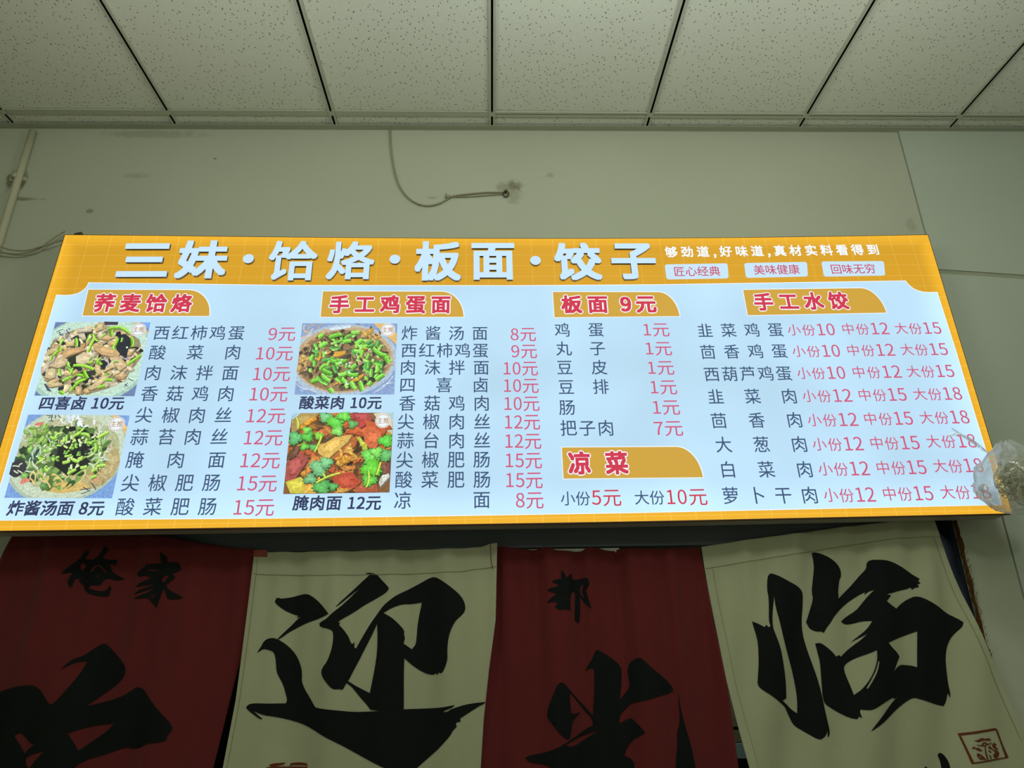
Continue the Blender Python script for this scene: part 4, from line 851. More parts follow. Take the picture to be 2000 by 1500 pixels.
ZB = .98
L = [(-1.4271,1.8840),(-1.4457,1.8247),(-1.4708,1.6899),(-1.4787,1.5265)]; L.append(ext(L[-2], L[-1], ZB))
Rt = [(-0.7012,1.8341),(-0.6989,1.7339),(-0.7029,1.5914),(-0.7216,1.4799),(-0.7534,1.2578)]; Rt.append(ext(Rt[-2], Rt[-1], ZB))
T = [(-1.4315,1.8901),(-1.2816,1.8879),(-1.0094,1.8794),(-0.8699,1.8547),(-0.7929,1.8430),(-0.7012,1.8341)]
red1 = Curtain('door_curtain', M_redcloth, T, L, Rt, ZB, [(.33, .4, .003, .006, .1), (.14, 1.3, .002, .003, -.1), (.07, 2.0, .002, .0006, 0)], 'dark red cloth curtain at the left with two small and one huge black brush characters', y0=-.026)
red1.prt('printed_character', [[[(-1.2572,1.7722),(-1.2452,1.7857),(-1.2292,1.7984),(-1.2154,1.8130),(-1.2103,1.8250),(-1.2054,1.8380),(-1.1958,1.8369),(-1.1929,1.8313),(-1.2000,1.8202),(-1.2006,1.8137),(-1.1869,1.8107),(-1.1704,1.8123),(-1.1595,1.8233),(-1.1526,1.8363),(-1.1496,1.8503),(-1.1430,1.8455),(-1.1354,1.8397),(-1.1402,1.8304),(-1.1471,1.8175),(-1.1423,1.8118),(-1.1270,1.8097),(-1.1084,1.8104),(-1.1083,1.7946),(-1.1187,1.7957),(-1.1285,1.7977),(-1.1228,1.7875),(-1.1167,1.7745),(-1.0960,1.7631),(-1.0748,1.7537),(-1.0972,1.7495),(-1.1109,1.7533),(-1.1282,1.7564),(-1.1361,1.7492),(-1.1395,1.7384),(-1.1464,1.7358),(-1.1559,1.7368),(-1.1670,1.7370),(-1.1718,1.7290),(-1.1591,1.7251),(-1.1437,1.7213),(-1.1287,1.7201),(-1.1208,1.7272),(-1.1192,1.7380),(-1.1163,1.7326),(-1.1110,1.7289),(-1.1139,1.7199),(-1.1138,1.7091),(-1.1221,1.7048),(-1.1389,1.7059),(-1.1602,1.7117),(-1.1763,1.7191),(-1.1846,1.7283),(-1.1892,1.7374),(-1.1976,1.7430),(-1.2065,1.7504),(-1.1975,1.7608),(-1.2058,1.7562),(-1.2150,1.7560),(-1.2178,1.7469),(-1.2187,1.7379),(-1.2239,1.7316),(-1.2341,1.7454),(-1.2321,1.7581),(-1.2269,1.7689),(-1.2260,1.7735),(-1.2351,1.7727),(-1.2477,1.7711)],
    [(-1.2096,1.7981),(-1.2036,1.8007),(-1.1926,1.7922),(-1.1971,1.7868),(-1.2022,1.7795),(-1.2089,1.7851)], [(-1.1804,1.7773),(-1.1714,1.7882),(-1.1580,1.7963),(-1.1502,1.7943),(-1.1360,1.7785),(-1.1292,1.7719),(-1.1350,1.7729),(-1.1468,1.7860),(-1.1545,1.7926),(-1.1654,1.7863),(-1.1674,1.7771),(-1.1727,1.7757)], [(-1.1556,1.7641),(-1.1493,1.7655),(-1.1474,1.7622),(-1.1531,1.7608)], [(-1.1859,1.7489),(-1.1788,1.7521),(-1.1792,1.7477)]]], M_ink, step=.012)
red1.prt('printed_character', [[[(-0.9836,1.8287),(-0.9710,1.8236),(-0.9554,1.8117),(-0.9554,1.7990),(-0.9341,1.8007),(-0.9226,1.7956),(-0.9169,1.7840),(-0.9148,1.7762),(-0.9255,1.7697),(-0.9365,1.7651),(-0.9278,1.7592),(-0.9287,1.7525),(-0.9371,1.7441),(-0.9456,1.7367),(-0.9462,1.7282),(-0.9330,1.7176),(-0.9141,1.7079),(-0.8934,1.6982),(-0.9025,1.6946),(-0.9215,1.6931),(-0.9370,1.6943),(-0.9432,1.7028),(-0.9482,1.7160),(-0.9532,1.7236),(-0.9575,1.7143),(-0.9606,1.6975),(-0.9640,1.6826),(-0.9658,1.6706),(-0.9746,1.6772),(-0.9908,1.6942),(-0.9973,1.6990),(-1.0218,1.6966),(-1.0387,1.6997),(-1.0214,1.7050),(-1.0051,1.7113),(-0.9929,1.7186),(-0.9775,1.7306),(-0.9990,1.7206),(-1.0209,1.7134),(-1.0414,1.7100),(-1.0276,1.7192),(-1.0096,1.7264),(-0.9952,1.7328),(-0.9831,1.7411),(-1.0012,1.7338),(-1.0201,1.7313),(-1.0384,1.7316),(-1.0273,1.7399),(-1.0131,1.7473),(-0.9950,1.7546),(-1.0055,1.7595),(-1.0185,1.7622),(-1.0264,1.7570),(-1.0390,1.7629),(-1.0410,1.7687),(-1.0339,1.7781),(-1.0178,1.7865),(-1.0169,1.7933),(-0.9959,1.7958),(-0.9705,1.7954),(-0.9771,1.8062),(-0.9799,1.8179)],
    [(-0.9626,1.7521),(-0.9552,1.7606),(-0.9437,1.7614),(-0.9467,1.7557),(-0.9529,1.7463),(-0.9569,1.7407),(-0.9626,1.7464)], [(-1.0124,1.7778),(-0.9932,1.7790),(-0.9694,1.7767),(-0.9924,1.7742)], [(-0.9877,1.6989),(-0.9814,1.7072),(-0.9730,1.7145),(-0.9772,1.7052),(-0.9847,1.6979)]]], M_ink, step=.012)
red1.prt('printed_character', [[[(-1.3741,1.4534),(-1.3579,1.4593),(-1.3287,1.4670),(-1.2945,1.4725),(-1.2724,1.4729),(-1.2525,1.4633),(-1.2360,1.4485),(-1.2128,1.4234),(-1.2040,1.4232),(-1.1861,1.4434),(-1.1690,1.4679),(-1.1554,1.4885),(-1.1461,1.5095),(-1.1390,1.5306),(-1.1635,1.5289),(-1.1844,1.5208),(-1.2025,1.5106),(-1.1938,1.5231),(-1.1743,1.5377),(-1.1488,1.5457),(-1.1299,1.5648),(-1.1096,1.5774),(-1.0954,1.5749),(-1.0682,1.5507),(-1.0415,1.5287),(-1.0271,1.5114),(-1.0254,1.4944),(-1.0368,1.4778),(-1.0562,1.4615),(-1.0800,1.4453),(-1.1035,1.4293),(-1.1229,1.4153),(-1.0845,1.4227),(-1.0464,1.4322),(-1.0211,1.4400),(-1.0013,1.4541),(-0.9893,1.4622),(-0.9706,1.4576),(-0.9437,1.4301),(-0.9122,1.4007),(-0.8817,1.3757),(-0.8694,1.3593),(-0.8728,1.3473),(-0.8804,1.3394),(-0.8807,1.3275),(-0.8955,1.3238),(-0.9215,1.3224),(-0.9512,1.3171),(-0.9938,1.3122),(-1.0226,1.3030),(-1.0595,1.2920),(-1.0844,1.2867),(-1.1084,1.2775),(-1.1233,1.2663),(-1.1342,1.2358),(-1.1720,1.2139),(-1.2342,1.2078),(-1.3289,1.2327)],
    [(-1.1525,1.3493),(-1.1248,1.3587),(-1.0912,1.3660),(-1.0568,1.3693),(-1.0351,1.3709),(-1.0533,1.3512),(-1.0766,1.3357),(-1.0997,1.3204),(-1.1226,1.3052),(-1.1354,1.3251)], [(-1.2931,1.3484),(-1.2762,1.3540),(-1.2599,1.3398),(-1.2446,1.3295),(-1.2304,1.3241),(-1.2441,1.3177),(-1.2557,1.3023),(-1.2737,1.3242)], [(-1.2492,1.2924),(-1.2341,1.3018),(-1.1990,1.3088),(-1.2146,1.2916),(-1.2310,1.2687),(-1.2435,1.2767)]],
    [[(-0.9936,1.3110),(-0.9518,1.3211),(-0.9184,1.3303),(-0.9259,1.3225),(-0.9626,1.3075)]]], M_ink)

T = [(-0.7015,1.8236),(-0.5926,1.8226),(-0.4470,1.8218),(-0.3207,1.8238),(-0.1246,1.8241),(-0.0359,1.8276),(-0.0060,1.8364),(0.0187,1.8383)]
L = [(-0.7017,1.8251),(-0.7058,1.5915),(-0.7086,1.4248),(-0.7207,1.2571)]; L.append(ext(L[-2], L[-1], ZB))
Rt = [(0.0187,1.8383),(0.0114,1.6189),(-0.0084,1.4872),(-0.0235,1.3615),(-0.0323,1.2414)]; Rt.append(ext(Rt[-2], Rt[-1], ZB))
bei1 = Curtain('door_curtain', M_beigecloth, T, L, Rt, ZB, [(.40, 1.1, .003, .006, .16), (.17, .2, .003, .003, .05), (.08, 2.6, .0025, .0004, 0)], 'beige linen curtain with one huge black character, hung between the two red curtains', y0=-.040)
M_hem = M_beigecloth
M_stitch = plain('hem_stitching', (146, 142, 110), .9, .1)
def stitch(c, pts, w_=.0011):
    c.prt('hem_stitch', [[[(p[0] - w_ * .4, p[1] + w_ * .6) for p in pts] + [(p[0] + w_ * .4, p[1] - w_ * .6) for p in pts][::-1]]], M_stitch, .0022, soft=False)
bei1.band('top_hem', [(-0.7013,1.8214),(-0.4468,1.8197),(-0.1246,1.8223),(-0.0292,1.8254),(-0.0030,1.8349),(0.0179,1.8361)], [(-0.7018,1.7601),(-0.4828,1.7537),(-0.2570,1.7544),(-0.0903,1.7584),(0.0157,1.7707)], M_hem)
bei1.band('side_hem', [(-0.7025,1.8192),(-0.7054,1.5915),(-0.7079,1.4248),(-0.7201,1.2571)], [(-0.6890,1.8190),(-0.6928,1.5913),(-0.6974,1.4245),(-0.7098,1.2568)], M_hem)
stitch(bei1, [(-0.7004,1.7608),(-0.6028,1.7556),(-0.4828,1.7529),(-0.3625,1.7532),(-0.2570,1.7537),(-0.0903,1.7576),(0.0149,1.7700)])
stitch(bei1, [(-0.6888,1.8175),(-0.6928,1.5913),(-0.6974,1.4245),(-0.7098,1.2568)])
bei1.prt('printed_character', [
    [[(-0.6270,1.6821),(-0.6232,1.6912),(-0.6162,1.6924),(-0.6112,1.6896),(-0.5995,1.6908),(-0.5808,1.6937),(-0.5623,1.6989),(-0.5389,1.7021),(-0.5242,1.6973),(-0.5041,1.6832),(-0.4836,1.6637),(-0.4671,1.6454),(-0.4771,1.6401),(-0.4953,1.6324),(-0.5228,1.6239),(-0.5454,1.6154),(-0.5633,1.6068),(-0.5811,1.5974),(-0.5962,1.5853),(-0.6071,1.5785),(-0.6096,1.5803),(-0.5907,1.6007),(-0.5737,1.6181),(-0.5588,1.6335),(-0.5489,1.6392),(-0.5545,1.6379),(-0.5623,1.6367),(-0.5582,1.6425),(-0.5765,1.6473),(-0.5962,1.6567),(-0.6113,1.6669),(-0.6241,1.6775)]],
    [[(-0.6636,1.5451),(-0.6512,1.5666),(-0.6503,1.5710),(-0.6420,1.5796),(-0.6262,1.5837),(-0.6096,1.5803),(-0.5874,1.5667),(-0.5673,1.5498),(-0.5493,1.5299),(-0.5353,1.5017),(-0.5322,1.4825),(-0.5323,1.4677),(-0.5213,1.4464),(-0.5061,1.4273),(-0.4908,1.4063),(-0.4858,1.4000),(-0.4358,1.3940),(-0.3813,1.3875),(-0.3317,1.3877),(-0.2459,1.3908),(-0.1869,1.3904),(-0.1415,1.3928),(-0.1029,1.3995),(-0.1096,1.3930),(-0.1210,1.3891),(-0.1323,1.3852),(-0.1345,1.3815),(-0.1222,1.3829),(-0.1177,1.3873),(-0.1005,1.3928),(-0.0732,1.3997),(-0.0458,1.4033),(-0.0183,1.4052),(-0.0220,1.4007),(-0.0367,1.3948),(-0.0504,1.3868),(-0.0685,1.3768),(-0.0889,1.3649),(-0.0866,1.3567),(-0.0956,1.3568),(-0.1001,1.3529),(-0.0978,1.3447),(-0.1089,1.3347),(-0.1155,1.3227),(-0.1310,1.3070),(-0.1486,1.2894),(-0.1705,1.2720),(-0.1922,1.2548),(-0.2095,1.2415),(-0.2229,1.2468),(-0.2446,1.2384),(-0.2802,1.2470),(-0.3026,1.2553),(-0.3388,1.2718),(-0.3752,1.2905),(-0.4119,1.3092),(-0.4579,1.3302),(-0.4950,1.3491),(-0.5228,1.3607),(-0.5686,1.3730),(-0.6005,1.3798),(-0.6278,1.3845),(-0.6488,1.3919),(-0.6558,1.3945),(-0.6460,1.3869),(-0.6291,1.3751),(-0.6357,1.3744),(-0.6500,1.3829),(-0.6693,1.3956),(-0.6779,1.4040),(-0.6733,1.4113),(-0.6603,1.4147),(-0.6174,1.4130),(-0.5724,1.4121),(-0.5696,1.4203),(-0.5746,1.4350),(-0.5839,1.4603),(-0.5974,1.4817),(-0.6041,1.4945),(-0.6081,1.5203),(-0.6122,1.5376),(-0.6177,1.5464),(-0.6321,1.5519),(-0.6485,1.5548),(-0.6591,1.5463)]],
    [[(-0.3706,1.7579),(-0.3513,1.7586),(-0.3365,1.7527),(-0.3238,1.7393),(-0.3062,1.7227),(-0.2986,1.7133),(-0.3053,1.7019),(-0.3332,1.6863),(-0.3655,1.6685),(-0.3929,1.6508),(-0.4157,1.6377),(-0.4338,1.6268),(-0.4381,1.6215),(-0.4324,1.6200),(-0.4353,1.6143),(-0.4227,1.6020),(-0.4074,1.5818),(-0.3992,1.5641),(-0.3945,1.5631),(-0.3902,1.5683),(-0.3892,1.5530),(-0.3845,1.5507),(-0.3655,1.5855),(-0.3485,1.6163),(-0.3265,1.6474),(-0.3131,1.6653),(-0.2971,1.6788),(-0.2762,1.6945),(-0.2433,1.7101),(-0.2101,1.7258),(-0.1815,1.7417),(-0.1647,1.7438),(-0.1426,1.7308),(-0.1134,1.7102),(-0.0891,1.6890),(-0.0770,1.6681),(-0.0754,1.6475),(-0.0863,1.6341),(-0.1005,1.6231),(-0.1098,1.6098),(-0.1190,1.5898),(-0.1244,1.5678),(-0.1263,1.5414),(-0.1251,1.5196),(-0.1295,1.5024),(-0.1385,1.4833),(-0.1453,1.4804),(-0.1500,1.4835),(-0.1531,1.4771),(-0.1592,1.4807),(-0.1661,1.4765),(-0.1846,1.4799),(-0.2080,1.4910),(-0.2317,1.5078),(-0.2484,1.5220),(-0.2487,1.4918),(-0.2471,1.4493),(-0.2449,1.3908),(-0.3317,1.3877),(-0.3462,1.4053),(-0.3654,1.4244),(-0.3849,1.4458),(-0.4044,1.4660),(-0.3715,1.4497),(-0.3396,1.4343),(-0.3336,1.4679),(-0.3285,1.5020),(-0.3249,1.5408),(-0.3255,1.5803),(-0.3291,1.6151),(-0.3421,1.5850),(-0.3589,1.5502),(-0.3754,1.5158),(-0.3878,1.4924),(-0.3991,1.4684),(-0.4063,1.4588),(-0.4103,1.4505),(-0.4157,1.4434),(-0.4191,1.4464),(-0.4395,1.4456),(-0.4541,1.4577),(-0.4715,1.4770),(-0.4771,1.4899),(-0.4735,1.5027),(-0.4630,1.5153),(-0.4552,1.5346),(-0.4498,1.5563),(-0.4482,1.5782),(-0.4504,1.5959),(-0.4554,1.6013),(-0.4698,1.6060),(-0.4888,1.6099),(-0.4933,1.6189),(-0.4854,1.6255),(-0.4718,1.6320),(-0.4586,1.6452),(-0.4363,1.6629),(-0.4141,1.6853),(-0.3962,1.7034),(-0.3816,1.7161),(-0.4100,1.6954),(-0.4413,1.6666),(-0.4482,1.6640),(-0.4328,1.6811),(-0.4105,1.7037),(-0.3833,1.7287),(-0.3582,1.7516)],
     [(-0.3122,1.6449),(-0.2976,1.6379),(-0.2830,1.6286),(-0.2659,1.6126),(-0.2511,1.5967),(-0.2521,1.5834),(-0.2481,1.5767),(-0.2522,1.5613),(-0.2283,1.5455),(-0.2170,1.5585),(-0.2154,1.5827),(-0.2139,1.6094),(-0.2099,1.6363),(-0.2028,1.6726),(-0.2323,1.6685),(-0.2585,1.6690),(-0.2844,1.6603)]]], M_ink)
bei1.prt('seal_stamp', [[[(-0.6016,1.2629),(-0.5888,1.2657),(-0.5582,1.2658),(-0.5643,1.2612),(-0.5836,1.2578),(-0.5921,1.2556)]], [[(-0.5449,1.2647),(-0.5232,1.2662),(-0.5011,1.2645),(-0.4970,1.2578),(-0.5050,1.2591),(-0.5357,1.2598),(-0.5486,1.2578)]], [[(-0.6063,1.2575),(-0.4968,1.2558),(-0.4895,1.2054),(-0.6088,1.2082)], [(-0.5913,1.2482),(-0.5084,1.2475),(-0.5033,1.2153),(-0.5915,1.2166)]]], M_sealink, soft=False, label='red brown seal print')
bei1.prt('tape', [[[(-0.7037,1.8297),(-0.6644,1.8291),(-0.6622,1.8089),(-0.7045,1.8103)]]], M_tape, lift=.003, soft=False, label='scrap of faded red tape')
th = MB(); pts = [(-0.0022,1.8341),(-0.0016,1.8114),(0.0005,1.7844),(0.0056,1.7620)]; th.tube([(p[0], bei1.d(*p) - .003, p[1]) for p in spline(pts, 5)], .0009, 5); th.build('loose_thread', M_thread, bei1.o)

T = [(0.0048,1.8355),(0.0480,1.8288),(0.0757,1.8259),(0.1096,1.8203),(0.1375,1.8206),(0.1562,1.8256),(0.1779,1.8250),(0.1900,1.8175),(0.2333,1.8138),(0.2767,1.8139),(0.2913,1.8236),(0.3300,1.8209),(0.3452,1.8152),(0.3762,1.8138),(0.3953,1.8190),(0.4701,1.8171),(0.5608,1.8165),(0.6430,1.8213)]
L = [(-0.0061,1.8357),(-0.0150,1.6193),(-0.0375,1.4878),(-0.0518,1.3621),(-0.0656,1.2422)]; L.append(ext(L[-2], L[-1], ZB))
Rt = [(0.6389,1.8260),(0.6511,1.6075),(0.6674,1.4309),(0.6704,1.2378)]; Rt.append(ext(Rt[-2], Rt[-1], ZB))
red2 = Curtain('door_curtain', M_redcloth, T, L, Rt, ZB, [(.28, 2.2, .004, .006, -.05), (.12, .9, .004, .004, 0), (.062, .3, .003, .0008, 0)], 'dark red cloth curtain right of centre with one small black character above a huge one', y0=-.026)
red2.prt('printed_character', [[[(0.2080,1.7566),(0.2183,1.7499),(0.2207,1.7396),(0.2283,1.7367),(0.2325,1.7441),(0.2385,1.7486),(0.2410,1.7402),(0.2416,1.7328),(0.2453,1.7299),(0.2608,1.7315),(0.2804,1.7359),(0.2879,1.7320),(0.2928,1.7171),(0.2865,1.7080),(0.2802,1.6989),(0.2825,1.6897),(0.2864,1.6732),(0.2934,1.6477),(0.2833,1.6533),(0.2744,1.6643),(0.2656,1.6772),(0.2630,1.6827),(0.2627,1.6664),(0.2619,1.6447),(0.2585,1.6108),(0.2541,1.6064),(0.2469,1.6127),(0.2433,1.6164),(0.2446,1.6414),(0.2469,1.6666),(0.2482,1.6921),(0.2441,1.6977),(0.2396,1.6923),(0.2345,1.6869),(0.2313,1.6597),(0.2314,1.6416),(0.2239,1.6454),(0.2164,1.6473),(0.1973,1.6440),(0.1844,1.6532),(0.1924,1.6621),(0.1945,1.6657),(0.1793,1.6678),(0.1612,1.6654),(0.1760,1.6787),(0.1916,1.6894),(0.1823,1.6932),(0.1671,1.6971),(0.1644,1.7018),(0.1790,1.7079),(0.1944,1.7104),(0.2004,1.7150),(0.1834,1.7208),(0.1797,1.7264),(0.1934,1.7308),(0.2069,1.7324)],
    [(0.2644,1.7084),(0.2765,1.7183),(0.2720,1.7064),(0.2685,1.6954),(0.2751,1.6771),(0.2660,1.6845),(0.2637,1.6955)], [(0.2104,1.6814),(0.2219,1.6831),(0.2160,1.6784)], [(0.1999,1.6593),(0.2172,1.6635),(0.2056,1.6597)]]], M_ink, step=.012)
red2.prt('printed_character', [[[(0.2654,1.4733),(0.2734,1.4904),(0.2888,1.5118),(0.2944,1.5270),(0.3043,1.5343),(0.3204,1.5265),(0.3453,1.5107),(0.3654,1.4951),(0.3723,1.4798),(0.3703,1.4540),(0.3665,1.4286),(0.3607,1.4013),(0.3757,1.4157),(0.3910,1.4323),(0.3904,1.4536),(0.3878,1.4795),(0.3964,1.4988),(0.4138,1.5103),(0.4280,1.5100),(0.4520,1.4869),(0.4782,1.4648),(0.5000,1.4472),(0.5123,1.4299),(0.5137,1.4214),(0.4966,1.4132),(0.4682,1.4096),(0.4491,1.4037),(0.4207,1.3979),(0.3924,1.3922),(0.3774,1.3780),(0.3577,1.3618),(0.3539,1.3413),(0.3657,1.3451),(0.3871,1.3550),(0.3979,1.3465),(0.4104,1.3319),(0.4208,1.3194),(0.4085,1.3095),(0.3943,1.3037),(0.3820,1.2918),(0.3694,1.2761),(0.3636,1.2602),(0.3812,1.2538),(0.3890,1.2398),(0.3842,1.2085),(0.2775,1.1799),(0.1819,1.2209),(0.1472,1.2453),(0.1027,1.2502),(0.0888,1.2624),(0.0988,1.2681),(0.1393,1.2732),(0.1758,1.2864),(0.2127,1.3036),(0.2500,1.3231),(0.2806,1.3387),(0.2793,1.3552),(0.2619,1.3721),(0.2447,1.3932),(0.2273,1.4145),(0.2185,1.4231),(0.2175,1.4021),(0.2196,1.3709),(0.2296,1.3686),(0.2482,1.3724),(0.2338,1.3603),(0.2232,1.3502),(0.2186,1.3319),(0.2156,1.3157),(0.2105,1.3057),(0.1950,1.3121),(0.1819,1.3245),(0.1646,1.3453),(0.1515,1.3620),(0.1546,1.3826),(0.1647,1.4074),(0.1748,1.4282),(0.1824,1.4450),(0.1943,1.4512),(0.2057,1.4467),(0.2188,1.4294),(0.2408,1.4058),(0.2626,1.3845),(0.2820,1.3625),(0.2855,1.3965),(0.2899,1.4386),(0.2916,1.4814),(0.2825,1.4859),(0.2729,1.4817)], [(0.1986,1.2931),(0.2402,1.3103),(0.2980,1.3253),(0.2581,1.3047),(0.2209,1.2866)]],
    [[(0.5268,1.4211),(0.5279,1.3790),(0.5350,1.3374),(0.5428,1.3045),(0.5502,1.2680),(0.5547,1.2281),(0.5556,1.1967),(0.4974,1.1981),(0.5027,1.2491),(0.5110,1.2850),(0.5122,1.3174),(0.5239,1.3417),(0.5242,1.3874)]]], M_ink)

T = [(0.6430,1.8213),(0.6846,1.8268),(0.8037,1.8420),(0.9331,1.8556),(1.0904,1.8752),(1.2417,1.8888),(1.3846,1.9026)]
L = [(0.6415,1.8213),(0.6463,1.7568),(0.6549,1.6259),(0.6661,1.4484),(0.7003,1.2247)]; L.append(ext(L[-2], L[-1], ZB))
Rt = [(1.3774,1.8996),(1.3828,1.8685),(1.4188,1.6635),(1.4406,1.5569),(1.4724,1.3892),(1.4932,1.2956)]; Rt.append(ext(Rt[-2], Rt[-1], ZB))
bei2 = Curtain('door_curtain', M_beigecloth, T, L, Rt, ZB, [(.36, .4, .003, .005, -.35), (.15, 1.9, .003, .003, -.3), (.08, .6, .002, .0004, 0)], 'beige linen curtain hung askew at the far right, huge black character and square red seal', y0=-.026)
bei2.band('top_hem', [(0.6443,1.8190),(0.8033,1.8397),(0.9327,1.8532),(1.0899,1.8728),(1.2412,1.8864),(1.3804,1.8987)], [(0.6479,1.7570),(0.7752,1.7752),(0.9359,1.7970),(1.1314,1.8232),(1.2628,1.8383),(1.3891,1.8411)], M_hem)
bei2.band('side_hem', [(0.6470,1.7562),(0.6556,1.6259),(0.6668,1.4483),(0.7012,1.2247)], [(0.6711,1.7558),(0.6761,1.6255),(0.6902,1.4479),(0.7252,1.2242)], M_hem)
bei2.band('side_hem', [(1.3685,1.8492),(1.3959,1.6771),(1.4216,1.5538),(1.4530,1.3896),(1.4760,1.2766)], [(1.3853,1.8521),(1.4180,1.6635),(1.4398,1.5569),(1.4717,1.3893),(1.4925,1.2956)], M_hem)
stitch(bei2, [(0.6478,1.7565),(0.7750,1.7745),(0.9358,1.7963),(1.1313,1.8224),(1.2626,1.8375),(1.3889,1.8403)])
stitch(bei2, [(0.6709,1.7543),(0.6761,1.6255),(0.6902,1.4479),(0.7252,1.2242)])
stitch(bei2, [(1.3662,1.8399),(1.3959,1.6771),(1.4216,1.5538),(1.4530,1.3896),(1.4749,1.2831)])
